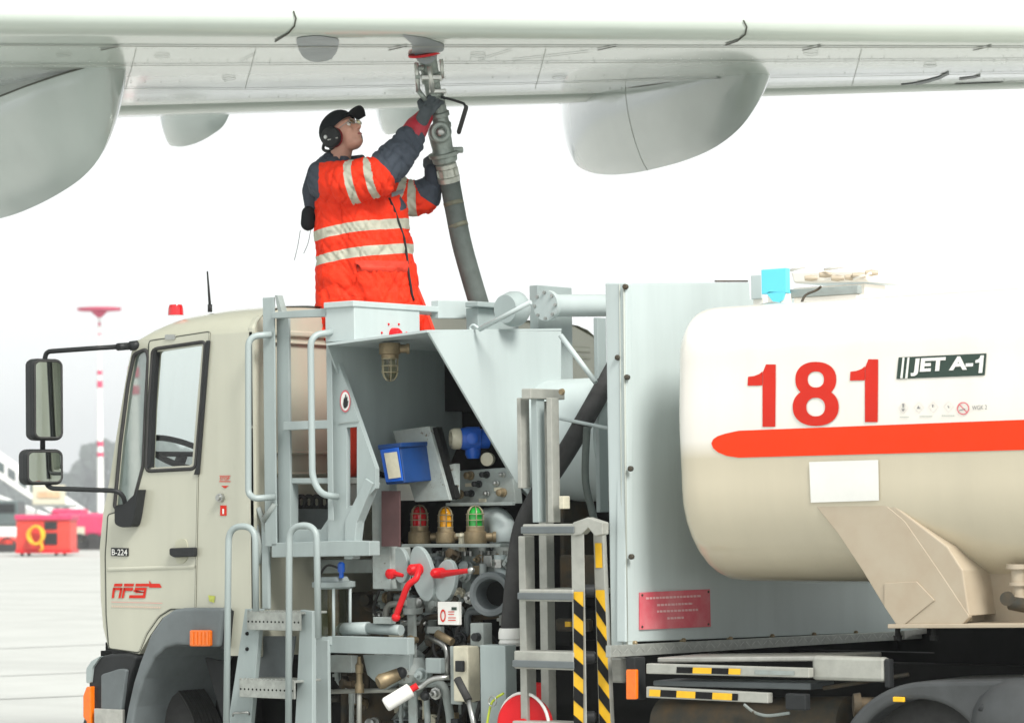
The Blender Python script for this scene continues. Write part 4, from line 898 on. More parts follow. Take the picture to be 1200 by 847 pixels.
mb = MB(); mb.lathe(b-(a-b).normalized()*.0, (b-a), [(0, .017), (.04, .017)], 12); mb.build('handle_ferrule', 'redpl', truck)
mb = MB(); a = P(443, 800, .1); b = P(468, 789, .2); mb.lathe(a, b-a, [(0, .030), (.02, .040), (.05, .036), (.1, .032), ((b-a).length, .03)], 20); mb.build('brass_coupling', 'brass', truck)
MB().ball(P(470, 788, .2), .03).build('ball_joint', 'black', truck); MB().ball(P(498, 815, .15), .024).build('ball_joint', 'black', truck)
mb = MB(); mb.vbox(531, 548, 563, 757, 822, .12); eb = mb.build('switch_box', 'creamp', truck, bevel=.006)
mb = MB(); mb.vbox(533, 542, 545, 774, 787, .09); mb.build('switch', 'black', eb, bevel=.004)
mb = MB(); mb.vbox(528, 540, 542, 757, 825, .16); mb.build('mounting_plate', 'greydirt', truck)
mb = MB(); mb.tube([P(536, 795, .02), P(549, 820, .0)], .019, 12); jl = mb.build('joystick', 'rubber', truck); mb = MB(); mb.tube([P(549, 820, .0), P(560, 870, 0)], .013, 10); mb.build('lever_rod', 'steel', jl)
mb = MB(); mb.vbox(563, 592, 606, 756, 880, .05); mb.build('lower_panel', 'grey', truck, bevel=.004)
mb = MB(); mb.vbox(551, 566, 577, 730, 758, .2); mb.build('relay_box', 'greydirt', truck, bevel=.004)
mb = MB(); mb.lathe(P(560, 746, .2), (0, -1, 0), [(0, .022), (.03, .02)], 14); mb.build('relay_knob', 'black', truck)
for (x, y, r_) in ((508, 760, .05), (455, 690, .06), (440, 705, .05), (520, 745, .04), (545, 705, .04)):
    mb = MB(); b = P(x, y, .62); mb.lathe(b, (.2, -1, .1), [(0, r_), (.05, r_*1.1), (.06, r_*.7), (.12, r_*.6)], 18); mb.build('valve_fitting', 'grime', truck)
mb = MB(); mb.vbox(384, 478, 486, 747, 767, .10); mb.build('frame_beam', 'grey', truck, bevel=.003)
mb = MB(); mb.vbox(365, 384, 388, 750, 880, .08); mb.build('frame_post', 'grey', truck, bevel=.003)
mb = MB(); a = P(400, 737, .18); b = P(432, 736, .18); mb.tube([a, b], .033, 18); mb.tube([b, P(470, 738, .18)], .027, 18); mb.tube([P(392, 737, .18), a], .018, 12); mb.build('hydraulic_cylinder', 'grey', truck)
mb = MB(); mb.vbox(437, 458, 464, 723, 731, .14); mb.build('pipe_clip', 'greydirt', truck, bevel=.003)
mb = MB(); mb.prism(PP([(425, 767), (480, 767), (480, 790), (450, 808), (430, 790)], .25), (0, .03, 0)); mb.build('gusset', 'grey', truck, bevel=.003)
mb = MB(); mb.vbox(386, 412, 420, 768, 788, .35); mb.build('drain_box', 'greydirt', truck, bevel=.004)
mb = MB(); mb.tube([P(421, 790, .2), P(421, 880, .2)], .013, 10); mb.build('drain_pipe', 'aluw', truck)
mb = MB(); b = P(421, 776, .2); mb.lathe(b, -ZU, [(-.03, .008), (0, .012), (.01, .02), (.05, .02), (.055, .015), (.1, .017), (.11, .024), (.15, .024)], 12); mb.build('drain_valve', 'brass', truck)
mb = MB(); mb.tube([P(388, 810, .3), P(470, 808, .3)], .012, 10); mb.build('cross_pipe', 'aluw', truck)
mb = MB(); mb.tube([P(470, 800, .4), P(470, 880, .4)], .011, 10); mb.tube([P(500, 820, .3), P(503, 880, .3)], .016, 10); mb.build('hanging_pipe', 'greydirt', truck)
# hose reel
c = P(617, 848, -.0); mb = MB(); mb.lathe(c, (.3, -1, 0), [(0, .02), (0, .135), (.02, .14), (.03, .13), (.03, .03), (.06, .03)], 40); mb.build('cable_reel', 'redpl', truck)
mb = MB(); mb.tube([c + Vector((math.cos(t*.2)*.146, -.02, math.sin(t*.2)*.146)) for t in range(32)], .008, 8, False); mb.build('reel_rim', 'white', truck)
mb = MB(); mb.tube(smoothpath([P(566, 880, 0), P(574, 830, 0), P(581, 818, 0), P(590, 812, 0)]), .006, 8); mb.build('yellow_cable', mat('yellow_green', (.5, .6, .05), .5, dirt=0), truck)
mb = MB(); mb.tube([P(577+4.5*math.cos(t*.4), 821+6*math.sin(t*.4), -.01) for t in range(17)], .004, 6, False); mb.build('key_ring', 'steel', truck)

# ---- sight glass cylinder left
b0 = P(391, 747, .18); t0 = P(391, 686, .18)
mb = MB(); mb.lathe(b0, ZU, [(0, .075), ((t0-b0).z, .075)], 32); sgc = mb.build('sight_glass', 'jar', truck)
mb = MB(); mb.lathe(t0, ZU, [(-.015, .095), (-.005, .11), (.02, .11), (.025, .08), (.045, .07)], 32); mb.build('top_cap', 'grey', sgc)
mb = MB(); mb.lathe(b0, ZU, [(-.03, .10), (.01, .10)], 32); mb.build('bottom_cap', 'grey', sgc)
mb = MB(); mb.lathe(b0, ZU, [(0.01, .03), ((t0-b0).z-.01, .03)], 20); mb.build('filter_core', 'brass', sgc)
for k in range(6):
    t = k*math.pi/3+.2; e = Vector((math.cos(t), math.sin(t), 0))*.095; MB().tube([b0+e, t0+e], .008, 8).build('tie_rod', 'panel', sgc)
mb = MB(); b = P(400, 677, .15); mb.lathe(b, ZU, [(0, .012), (.03, .012), (.03, .018), (.07, .018), (.08, .01)], 12); mb.build('bleed_valve', 'blue2', sgc)
mb = MB(); mb.tube(smoothpath([P(402, 668, .15), P(385, 662, .2), P(376, 672, .2), P(374, 690, .2)]), .006, 8); mb.build('thin_hose', 'rubber', sgc)

# ---- platform frame by the cab
mb = MB(); mb.vbox(309, 321, 324, 348, 640, .0); mb.build('frame_post', 'grey', truck, bevel=.003)
mb = MB(); mb.vbox(325, 338, 342, 365, 640, .04); mb.build('frame_post', 'grey', truck, bevel=.003)
mb = MB(); mb.prism(PP([(322, 346), (325, 346), (331, 368), (327, 371)], .0), (0, .04, 0)); mb.build('post_gusset', 'greydirt', truck)
mb = MB(); mb.prism(PP([(318, 366), (383, 361), (383, 371), (318, 373)], -.02), (0, .04, 0)); mb.build('top_bar', 'grey', truck, bevel=.003)
mb = MB(); mb.prism(PP([(332, 494), (384, 492), (384, 502), (332, 504)], .0), (0, .04, 0)); mb.build('cross_bar', 'grey', truck, bevel=.003)
mb = MB(); mb.vbox(383, 388, 390, 372, 610, .0); mb.build('frame_post', 'grey', truck, bevel=.003)
mb = MB(); mb.holed(PP([(318, 560), (396, 560), (396, 640), (318, 640)], .05), [PP([(342, 566), (384, 566), (384, 608), (376, 620), (342, 620)], .05)], (0, .05, 0)); mb.build('frame_panel', 'grey', truck, bevel=.003)
mb = MB(); mb.prism(PP([(340, 596), (386, 596), (386, 634), (340, 634)], .30), (0, .05, 0)); mb.build('toolbox', 'fender', truck, bevel=.006)
for i in range(5):
    mb = MB(); mb.tube([P(344+i*9+5*math.cos(t*.5), 588+7*math.sin(t*.5), .32+.01*i) for t in range(14)], .012, 8, False); mb.build('coiled_hose', 'rubber', truck)
mb = MB(); mb.prism(PP([(318, 636), (405, 633), (433, 634), (433, 651), (318, 653)], -.0), (0, .08, 0)); mb.build('platform_beam', 'grey', truck, bevel=.004)
mb = MB(); mb.prism(PP([(352, 656), (436, 655), (436, 671), (352, 672)], .45), (0, .05, 0)); mb.build('inner_beam', 'greydirt', truck, bevel=.004)
mb = MB(); mb.vbox(306, 314, 318, 610, 714, .02); mb.build('frame_post', 'grey', truck, bevel=.008)
mb = MB(); mb.tube([P(309, 610, .0), P(322, 590, .0)], .016, 8); mb.tube([P(303, 595, .02), P(316, 630, .02)], .014, 8); mb.tube([P(300, 612, .02), P(305, 640, .02), P(303, 660, .02)], .012, 8); mb.build('linkage', 'greydirt', truck)
# handrails
def rail(pts, r=.0165, bend=.08):
    mb = MB(); mb.tube(bentpath(pts, bend, 8), r, 14); return mb.build('handrail', 'grey', truck)
rail([P(318, 392, -.01), P(291, 394, -.10), P(291, 578, -.10), P(298, 584, -.10), P(322, 582, -.01)], bend=.10)
rail([P(390, 389, -.01), P(364, 393, -.12), P(366, 560, -.12), P(376, 579, -.1), P(396, 582, -.0)], bend=.10)
def urail(xl, xl2, yt, xr, xr2, yb, Y): return rail([P(xl2, 880, Y), P(xl, yt, Y), P(xr, yt-1, Y+.02), P(xr2, yb, Y+.02)], bend=.095)
urail(268, 265, 617, 299, 300, 716, -.20); urail(339, 338, 616, 371, 373, 747, -.20)
# boarding steps
stp = MB().prism(PP([(287, 713), (306, 713), (291, 880), (262, 880)], -.10), (0, .03, 0)).build('step_side', 'grey', truck, bevel=.003)
MB().prism(PP([(352, 714), (366, 716), (366, 880), (344, 880), (349, 780)], -.10), (0, .03, 0)).build('step_side', 'grey', truck, bevel=.003)
def tread(px0, px1, y0, y1, Y, parent=None, dep=.2):
    a = P(px0, y0, Y); b = P(px1, y1, Y); mb = MB(); mb.box((a.x, Y, b.z), (b.x, Y+.012, a.z)); mb.box((a.x, Y+.012, a.z-.012), (b.x, Y+dep, a.z))
    t = mb.build('tread', 'treadplate', truck, bevel=.003)
    mb = MB(); n = 14; 
    for i in range(n):
        x = a.x+.012+(b.x-a.x-.024)*i/(n-1); mb.lathe((x, Y-.001, (a.z+b.z)/2-.004), (0, 1, 0), [(0, .0055), (.0005, .0055)], 8)
    mb.build('grip_hole', 'dark', t); 
    mb = MB()
    for i in range(n):
        x = a.x+.012+(b.x-a.x-.024)*i/(n-1); mb.box((x-.005, Y-.002, a.z-.001), (x+.004, Y+.004, a.z+.006))
    mb.build('grip_tooth', 'treadplate', t)
tread(289, 352, 716, 739, -.14); tread(280, 345, 795, 819, -.17); tread(270, 340, 872, 890, -.2)
mb = MB(); mb.prism(PP([(300, 745), (346, 745), (338, 800), (290, 800)], .05), (0, .01, 0)); mb.build('step_back', 'fender', truck)
mb = MB(); mb.tube([P(273, 838, -.12), P(274, 835, -.13), P(291, 834, -.13), P(292, 837, -.12)], .006, 8); mb.build('step_catch', 'steel', truck)
for (x, y) in ((290, 742), (290, 760)): MB().lathe(P(x, y, -.10), (0, -1, 0), [(0, .01), (.008, .009)], 8).build('bolt', 'dark', truck)

# ---- aluminium folding ladder
lad = MB()
YL = -.06
lad.vbox(609, 615, 628, 628, 885, YL+.02); lad = lad.build('ladder_stile', 'aluw', truck, bevel=.003)
mb = MB(); mb.vbox(632, 638, 650, 470, 885, YL+.22); mb.build('ladder_stile', 'aluw', truck, bevel=.003)
st1 = MB().vbox(671, 684, 686, 622, 885, YL-.04).build('ladder_stile', 'aluw', truck, bevel=.003)
st2p = [P(695, 624, -.02), P(706, 624, -.02), P(717.5, 885, -.02), P(703, 885, -.02)]
st2 = MB().prism(st2p, (0, .03, 0)).build('ladder_stile', 'aluw', truck, bevel=.002)
mb = MB(); mb.prism(PP([(671, 612), (688, 606), (706, 612), (706, 626), (697, 628), (689, 618), (681, 626), (671, 628)], YL-.05), (0, .05, 0)); mb.build('ladder_top_cap', 'aluw', truck, bevel=.004)
for (x0_, x1_, yt, ym, yb) in ((612, 672, 608, 614, 627), (608, 671, 684, 690, 704), (602, 672, 760, 762, 783), (600, 668, 838, 844, 862)):
    a = P(x0_, ym, YL-.05); b = P(x1_, ym, YL-.05); c = P(x0_, yb, YL-.05)
    dy = .30 if yt < 750 else .12
    mb = MB(); mb.box((a.x, YL-.05, c.z), (b.x, YL-.02, a.z)); mb.box((a.x+.003, YL-.02, a.z-.03), (b.x-.003, YL-.02+dy, a.z-.002)); tt = mb.build('ladder_tread', 'aluw', truck, bevel=.006)
    mb = MB(); mb.box((a.x-.004, YL-.058, c.z+.008), (b.x+.006, YL-.0505, c.z+.04)); mb.build('rubber_nosing', 'fender', tt, bevel=.003)
def stripes(xa0, xa1, xb0, xb1, y0, y1, proj, par, step=34, h=17, slant=10):
    mb = MB(); mb2 = MB()
    def X(y, s): t = (y-y0)/(y1-y0); return (xa0+(xb0-xa0)*t) if s == 0 else (xa1+(xb1-xa1)*t)
    y = y0
    mb.add([proj(X(y0, 0), y0), proj(X(y0, 1), y0), proj(X(y1, 1), y1), proj(X(y1, 0), y1)], [[0, 1, 2, 3]]); mb.build('yellow_tape', 'yel', par, fix=False)
    y = y0+8
    while y < y1-h:
        yl, yr = y, y+slant
        q = lambda a, b: proj(a, b)
        v0 = proj(X(yl, 0), yl); v1_ = proj(X(yr, 1), yr); v2_ = proj(X(yr+h, 1), yr+h); v3_ = proj(X(yl+h, 0), yl+h)
        mb2.add([v + (CAM-v).normalized()*.003 for v in (v0, v1_, v2_, v3_)], [[0, 1, 2, 3]]); y += step
    mb2.build('black_tape', 'blk', par, fix=False)
stripes(672.3, 683.5, 672.3, 683.5, 693, 880, lambda x, y: P(x, y, YL-.044), st1)
stripes(698, 708.5, 703.4, 717, 691, 880, lambda x, y: P(x, y, -.026), st2, 34, 17, 18)
mb = MB(); mb.add([P(697, 636, -.024), P(705, 636, -.024), P(706, 665, -.024), P(698, 665, -.024)], [[0, 1, 2, 3]]); mb.build('yellow_sticker', 'yel', st2, fix=False)
for y in (692, 770, 840):
    mb = MB(); mb.lathe(P(686, y, -.03), (rt), [(0, .03), (.04, .03), (.05, .02)], 12); mb.build('hinge', 'black', truck)
# clutter behind the ladder
for (x0_, x1_, y0_, y1_, Y, m_) in ((640, 668, 700, 756, .5, 'dark'), (655, 700, 650, 690, .6, 'grime'), (618, 640, 800, 835, .5, 'redpl'), (650, 690, 725, 740, .4, 'grime'), (705, 730, 770, 800, .15, 'alu')):
    mb = MB(); mb.vbox(x0_, x1_, x1_+6, y0_, y1_, Y); mb.build('machinery_block', m_, truck, bevel=.012)
mb = MB(); mb.box(P(662, 728, .38), P(670, 734, .39)); mb.build('yellow_label', 'yel', truck)
# upper vertical guides in front of the cowl
for (a, b_, c_, m_, yb_) in ((606, 610, 621, 'aluw', 572), (623, 629, 639, 'grey', 612), (641, 646, 656, 'aluw', 612)):
    mb = MB(); mb.vbox(a, b_, c_, 466, yb_, .02+.02*(a > 610)); mb.build('ladder_guide', m_, truck, bevel=.003)
mb = MB(); mb.vbox(611, 622, 662, 455, 467, -.02); gd = mb.build('guide_head', 'aluw', truck, bevel=.004)
mb = MB(); mb.lathe(P(659, 459, -.01), (0, -1, 0), [(0, .016), (.012, .014)], 10); mb.build('rusty_bolt', 'brass', gd)
mb = MB(); mb.vbox(655, 660, 668, 581, 596, .02); mb.build('guide_bracket', 'creamp', truck, bevel=.003)

# ================================================================== BULKHEAD
bk = MB(); bk.prism(QQ([(733, 331), (878, 331), (879, 350), (1098, 352), (1098, 738), (733, 752)], XB), (-.05, 0, 0)); bk = bk.build('bulkhead', 'panel', truck, bevel=.004)
mb = MB(); a = P(709.5, 332, .0); b = P(716, 770, 0)
mb.prism(PP([(709, 331.5), (733, 331.5), (736, 769), (716, 769)], .0), (0, .05, 0)); mb.build('corner_post', 'panel', truck, bevel=.006)
mb = MB(); mb.tube([P(731, 333, -.004), P(735, 768, -.004)], .005, 6); mb.tube([P(726, 333, -.002), P(730, 768, -.002)], .003, 6); mb.build('post_seam', 'wingline', truck)
for (x, y) in ((733, 336), (724, 419), (735, 442), (739, 549), (740, 652)):
    mb = MB(); mb.lathe(P(x, y, -.004), (.4, -1, 0), [(-.01, .013), (.01, .013), (.016, .007)], 10); mb.build('bolt', 'grime', bk)
for (x, y) in ((743, 753), (800, 750), (855, 748), (904, 745), (953, 743), (1002, 741)):
    mb = MB(); mb.lathe(Q(x, y, XB), (1, 0, 0), [(-.01, .011), (.012, .011), (.016, .006)], 10); mb.build('bolt', 'brass', bk)
# chequer plate strip
mb = MB(); mb.prism(QQ([(716, 756), (1070, 738.5), (1098, 740), (1094, 747), (716, 770)], XB+.02), (-.03, 0, 0)); cs = mb.build('chequer_strip', 'treadplate', truck, bevel=.002)
mb = MB(); i = 0
while i < 52:
    x = 720+i*6.8; y = 763-(x-716)*.0585; k = 2.3 if i % 2 else -2.3
    mb.add([Q(x-2, y-k-.6, XB+.0225), Q(x+2, y+k-.6, XB+.0225), Q(x+2, y+k+.6, XB+.0225), Q(x-2, y-k+.6, XB+.0225)], [[0, 1, 2, 3]]); i += 1
mb.build('chequer_pattern', mat('plate_raised', (.55, .57, .54), .3, .5, dirt=.1), cs, fix=False)
mb = MB(); mb.prism(QQ([(1060, 739), (1098, 734), (1099, 745), (1092, 741), (1070, 744), (1060, 748)], XB+.05), (-.02, 0, 0)); mb.build('bent_plate', 'alu', truck)
# red plate
mb = MB(); mb.prism(QQ([(750, 694), (832, 690), (833, 734), (750, 737.5)], XB+.008), (-.006, 0, 0)); rp = mb.build('red_plate', 'pink', bk)
for (x, y) in ((752.5, 697), (830, 693), (830, 731), (752.5, 734)): MB().lathe(Q(x, y, XB+.009), (1, 0, 0), [(0, .006), (.004, .005)], 8).build('screw', 'grime', rp)
for (x0_, x1_, y) in ((757, 822, 701), (770, 812, 709.5), (770, 818, 717), (782, 802, 725.5)):
    x = x0_; mb = MB()
    while x < x1_:
        l = random.uniform(2, 4.2); yy = y-(x-750)*.045; mb.add([Q(x, yy-1.2, XB+.0095), Q(min(x+l, x1_), yy-1.2, XB+.0095), Q(min(x+l, x1_), yy+1.2, XB+.0095), Q(x, yy+1.2, XB+.0095)], [[0, 1, 2, 3]]); x += l+.9
    mb.build('worn_lettering', 'paleline', rp, fix=False)
mb = MB(); mb.tube([Q(838, 329.5, XB), Q(876, 329.5, XB)], .004, 6); mb.build('top_rod', 'grime', bk)

# ================================================================== TANK
TX0 = P(796, 500, -.02).x
zTop = P(1000, 331, .5).z; zBot = P(900, 681, .35).z
zTop = P(950, 351, .1).z
TX1 = P(1700, 500, 0).x
yc = 1.17; aW = 1.19; zc = (zTop+zBot)/2; hZ = (zTop-zBot)/2
def tsec(x, k=1.0, inset=0.0, seg=8):
    """rounded box section: tight shoulders, full belly"""
    y0, y1 = yc-aW+inset, yc+aW-inset; z0, z1 = zBot+inset, zTop-inset; rt_ = max(.03, .22-inset*.5); rb = max(.05, .42-inset*.5); out = []
    def cor(cy, cz, r, a0):
        for q in range(seg+1):
            a = rad(a0+90*q/seg); out.append(Vector((x, cy+r*math.cos(a), cz+r*math.sin(a))))
    cor(y1-rt_, z1-rt_, rt_, 0); 
    for q in range(1, 16): out.append(Vector((x, y1-rt_-(y1-y0-2*rt_)*q/16, z1+.035*math.sin(math.pi*q/16)**2)))
    cor(y0+rt_, z1-rt_, rt_, 90)
    for q in range(1, 16): out.append(Vector((x, y0-.012*math.sin(math.pi*q/16)**2, z1-rt_-(z1-rt_-z0-rb)*q/16)))
    cor(y0+rb, z0+rb, rb, 180)
    for q in range(1, 16): out.append(Vector((x, y0+rb+(y1-y0-2*rb)*q/16, z0-.03*math.sin(math.pi*q/16)**2)))
    cor(y1-rb, z0+rb, rb, 270)
    for q in range(1, 16): out.append(Vector((x, y1+.012*math.sin(math.pi*q/16)**2, z0+rb+(z1-rt_-z0-rb)*q/16)))
    out.append(out[0].copy()); return out
TX0 -= .045
rows = [tsec(TX0+.0, inset=.12), tsec(TX0+.010, inset=.07), tsec(TX0+.03, inset=.035), tsec(TX0+.055, inset=.015), tsec(TX0+.085, inset=.004), tsec(TX0+.15, inset=0)]
x = TX0+.15
while x < TX1: x += .12; rows.append(tsec(x))
mb = MB(); mb.grid(rows); mb.f.append([j for j in range(len(rows[0])-1)][::-1]); mb.sm.append(False); tankmb = mb
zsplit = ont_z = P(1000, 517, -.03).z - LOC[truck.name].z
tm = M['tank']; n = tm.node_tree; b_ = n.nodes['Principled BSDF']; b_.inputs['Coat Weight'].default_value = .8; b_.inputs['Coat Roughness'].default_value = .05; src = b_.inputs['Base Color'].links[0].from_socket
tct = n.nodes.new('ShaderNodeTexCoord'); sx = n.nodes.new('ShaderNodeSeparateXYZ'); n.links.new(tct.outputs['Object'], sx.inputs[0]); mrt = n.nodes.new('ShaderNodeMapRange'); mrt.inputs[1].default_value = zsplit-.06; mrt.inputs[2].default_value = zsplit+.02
n.links.new(sx.outputs['Z'], mrt.inputs[0]); mt = n.nodes.new('ShaderNodeMix'); mt.data_type = 'RGBA'; mt.blend_type = 'MULTIPLY'; mt.inputs[0].default_value = 1   # shading put into the paint: lit white above the stripe, shaded cream below
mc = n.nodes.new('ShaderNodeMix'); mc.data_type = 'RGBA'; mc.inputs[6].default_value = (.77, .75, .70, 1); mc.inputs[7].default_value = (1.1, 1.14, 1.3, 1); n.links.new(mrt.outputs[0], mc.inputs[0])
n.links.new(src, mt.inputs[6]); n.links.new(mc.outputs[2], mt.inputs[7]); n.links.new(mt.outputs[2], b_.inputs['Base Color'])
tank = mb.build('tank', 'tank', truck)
tb = BVHTree.FromPolygons(tankmb.v, tankmb.f)
def ont(off):
    def f(px, py):
        d = ray(px, py).normalized(); h = tb.ray_cast(CAM, d)
        if h[0] is None: return P(px, py, 0)
        n = h[1] if h[1].dot(d) < 0 else -h[1]; return h[0]+n*off
    return f
# stripe
top = [(834, 519), (836, 514.5), (841, 511), (850, 508), (866, 504.5)]; bot = [(834, 519.5), (836, 525), (842, 530), (852, 534), (866, 536)]
for i in range(1, 42): 
    x = 866+i*16; top.append((x, 504.5-(x-866)*.0385)); bot.append((x, 536-(x-866)*.027))
rows = []
for k in range(7): rows.append([ont(.0025)(a[0]+(b[0]-a[0])*k/6, a[1]+(b[1]-a[1])*k/6) for a, b in zip(top, bot)])
MB().grid(rows).build('red_stripe', 'redorange', tank, fix=False)
# figures of 181 drawn as heavy grotesque shapes
f5 = ont(.0035)
def strip(mb, cen, wpx, f):  # thick stroke as a closed ring or polyline
    n = len(cen); a = []; b = []
    for i, p in enumerate(cen):
        t = (Vector(cen[min(i+1, n-1)])-Vector(cen[max(i-1, 0)])).normalized(); nn = Vector((-t.y, t.x))*wpx/2; p = Vector(p)
        a.append(f(*(p+nn))); b.append(f(*(p-nn)))
    mb.grid([a, b])
def one(x0_, yb, yt):
    r_ = x0_+33; mb = MB()
    mb.grid([[f5(r_-15+15*i/3+.5*(1-k/9)*(i == 3), yt+24.5+(yb-yt-24.5)*k/9) for i in range(4)] for k in range(10)])
    L_ = [(r_-11, yt), (r_-12.5, yt+4), (r_-16, yt+8.5), (r_-22, yt+12.5), (r_-32, yt+14.5), (r_-32.5, yt+25)]
    U = [(r_-11, yt), (r_-12.5, yt+4), (r_-15, yt+8), (r_-15, yt+14), (r_-15, yt+20), (r_-15, yt+24.5)]
    top_ = [[f5(r_+.5-(11.5+3.5*min(1, k/3))*i/4, yt+24.5*k/8) for i in range(5)] for k in range(9)]
    mb.grid(top_)
    A_ = [(r_-14.9, yt+8), (r_-19, yt+11.4), (r_-25, yt+13.6), (r_-32, yt+14.5)]; B_ = [(r_-14.9, yt+24.5), (r_-19, yt+24.7), (r_-25, yt+24.8), (r_-32.5, yt+25)]
    mb.grid([[f5(a[0]+(b[0]-a[0])*k/4, a[1]+(b[1]-a[1])*k/4) for a, b in zip(A_, B_)] for k in range(5)])
    mb.build('number', 'red', tank, fix=False)
one(876, 500, 427)
one(996, 494.5, 421)
def eight(cx, yt, yb):
    mb = MB(); h = yb-yt
    def ring(cy, ro_x, ro_y, ri_x, ri_y, n=40):
        o_ = []; i_ = []
        for k in range(n+1):
            t = 2*math.pi*k/n; c_, s_ = math.cos(t), math.sin(t); e = 2/2.25
            o_.append(f5(cx+ro_x*math.copysign(abs(c_)**e, c_), cy+ro_y*math.copysign(abs(s_)**e, s_))); i_.append(f5(cx+ri_x*math.copysign(abs(c_)**e, c_), cy+ri_y*math.copysign(abs(s_)**e, s_)))
        mb.grid([o_, i_])
    ring(yt+h*.275, 24, h*.275, 9.5, h*.125); f_ = f5
    mb.build('number', 'red', tank, fix=False)
    mb = MB(); 
    def f6(a, b): return ont(.0045)(a, b)
    o_ = []; i_ = []; cy = yt+h*.705
    for k in range(41):
        t = 2*math.pi*k/40; c_, s_ = math.cos(t), math.sin(t); e = 2/2.2
        o_.append(f6(cx+27*math.copysign(abs(c_)**e, c_), cy+h*.295*math.copysign(abs(s_)**e, s_))); i_.append(f6(cx+11*math.copysign(abs(c_)**e, c_), cy+h*.145*math.copysign(abs(s_)**e, s_)))
    mb.grid([o_, i_]); mb.build('number', 'red', tank, fix=False)
eight(956.5, 424, 499)
# JET A-1 plate
f6 = ont(.0035); f8 = ont(.0065)
def gpoly(f, q, n=10):
    tl, tr_, bl, br = [Vector(a) for a in q]; return [[f(*((tl*(1-i/n)+tr_*i/n)*(1-k/3)+(bl*(1-i/n)+br*i/n)*k/3)) for i in range(n+1)] for k in range(4)]
MB().grid(gpoly(f6, [(1053.5, 418.8), (1156.5, 414), (1051, 444), (1154.5, 439.8)])).build('name_plate', 'plate', tank, fix=False)
for x in (1058.6, 1064.4): MB().grid(gpoly(f8, [(x, 419), (x+2.4, 418.8), (x-2.8, 443.4), (x, 443.2)], 2)).build('plate_bar', 'white', tank, fix=False)
g1 = lambda pts: MB().add([f8(*p) for p in pts], [list(range(len(pts)))]).build('lettering', 'white', tank, fix=False)
g1([(1147.5, 437.2), (1152, 437), (1154, 416.4), (1149.8, 416.6), (1149.2, 419)]); g1([(1149.2, 419), (1147.4, 421), (1144, 422.2), (1143.8, 425.4), (1148.6, 424.8)])
textmesh('JET A-', [(1070, 420.2), (1142, 416.8), (1067.5, 441), (1140.5, 437.7)], f8, tank, 'white', 'lettering', .045)
# little hazard row
ic = mat('icon_grey', (.22, .22, .22), .6, dirt=0)
mb = MB()
for i, (x, y) in enumerate(((1059, 478), (1077, 477.5), (1094, 477), (1112, 476.5))):
    r_ = 6.5; pts = [(x, y-r_), (x+r_*.9, y), (x, y+r_), (x-r_*.9, y)]; 
    for k in range(4): strip(mb, [pts[k], pts[(k+1) % 4]], .35, f6)
mb.build('hazard_diamond', mat('icon_pale', (.55, .5, .5), .6, dirt=0), tank, fix=False)
mb = MB()
for pts in ([(1058, 473), (1060.5, 473), (1060, 478), (1058.6, 478)], [(1057, 479), (1061.5, 479), (1059, 482.5)], [(1075, 479), (1077, 475), (1079.5, 479)], [(1093, 474), (1095, 474), (1094.4, 477.5), (1093.4, 477.5)], [(1111, 475), (1112, 475), (1113.5, 478), (1112, 478)]):
    mb.add([f8(*p) for p in pts], [list(range(len(pts)))])
mb.build('hazard_symbol', ic, tank, fix=False)
mb = MB()
for (x0_, x1_, y) in ((1055, 1064, 488.6), (1078, 1093, 487.8), (1104, 1118, 487)):
    x = x0_
    while x < x1_: mb.add([f6(x, y-.7), f6(x+1.6, y-.7), f6(x+1.6, y+.7), f6(x, y+.7)], [[0, 1, 2, 3]]); x += 2.2
mb.build('small_lettering', mat('icon_green_grey', (.45, .48, .44), .6, dirt=0), tank, fix=False)
mb = MB(); cx, cy = 1129, 478.5; mb_pts = [(cx+6.6*math.cos(t*math.pi/16), cy+6.8*math.sin(t*math.pi/16)) for t in range(33)]; strip(mb, mb_pts, 1.3, f6); strip(mb, [(cx-4.6, cy-4.6), (cx+4.6, cy+4.6)], 1.2, f6); mb.build('no_smoking_sign', 'pink', tank, fix=False)
mb = MB(); strip(mb, [(cx-4, cy+2.5), (cx+3, cy+.5)], 1.1, f8); mb.build('sign_symbol', ic, tank, fix=False)
textmesh('WGK 2', [(1139.5, 475.2), (1157, 474.4), (1139.5, 480.2), (1157, 479.4)], f6, tank, ic, 'lettering', .0)
# white plate and saddle
MB().grid(gpoly(ont(.006), [(949, 541), (1030, 538.5), (951, 588.5), (1031, 586)], 6)).build('blank_plate', 'white', tank, fix=False)
YS = .10
XS0 = P(1000, 650, YS).x
sad = [(948, 541), (1030, 539), (1034, 560), (1060, 600), (1136, 720), (1130, 731), (1049, 731), (1037, 712), (1010, 668), (965, 592)]
# side web of the saddle: leans in under the tank
def PS(px, py):   # saddle face: touches the shell above, leans inward below
    h = ont(.012)(px, py); t = min(1, max(0, (py-585)/60.0))
    q = P(px, py, .16); return h if (py < 590 and (h.y < .5)) else q
pl = MB(); A = [(952, 588), (1031, 586), (1060, 610), (1100, 668), (1136, 722), (1128, 731), (1050, 731), (1036, 710), (1010, 667), (982, 625)]
mb = MB(); mb.prism(PP(rpoly(A, 3), -.012), (0, .03, 0)); sd1 = mb.build('tank_saddle', 'saddle', truck, bevel=.006)
mb = MB(); mb.prism(PP([(1031, 586), (1040, 586), (1110, 640), (1128, 668), (1136, 722)], -.01), (0, .30, 0)); mb.build('saddle_flange', 'saddle', sd1, bevel=.006)
mb = MB(); mb.prism(PP([(1036, 683), (1074, 681), (1095, 703), (1060, 731), (1050, 731), (1036, 710)], -.018), (0, .006, 0)); mb.build('saddle_plate', 'saddle', sd1, bevel=.002)
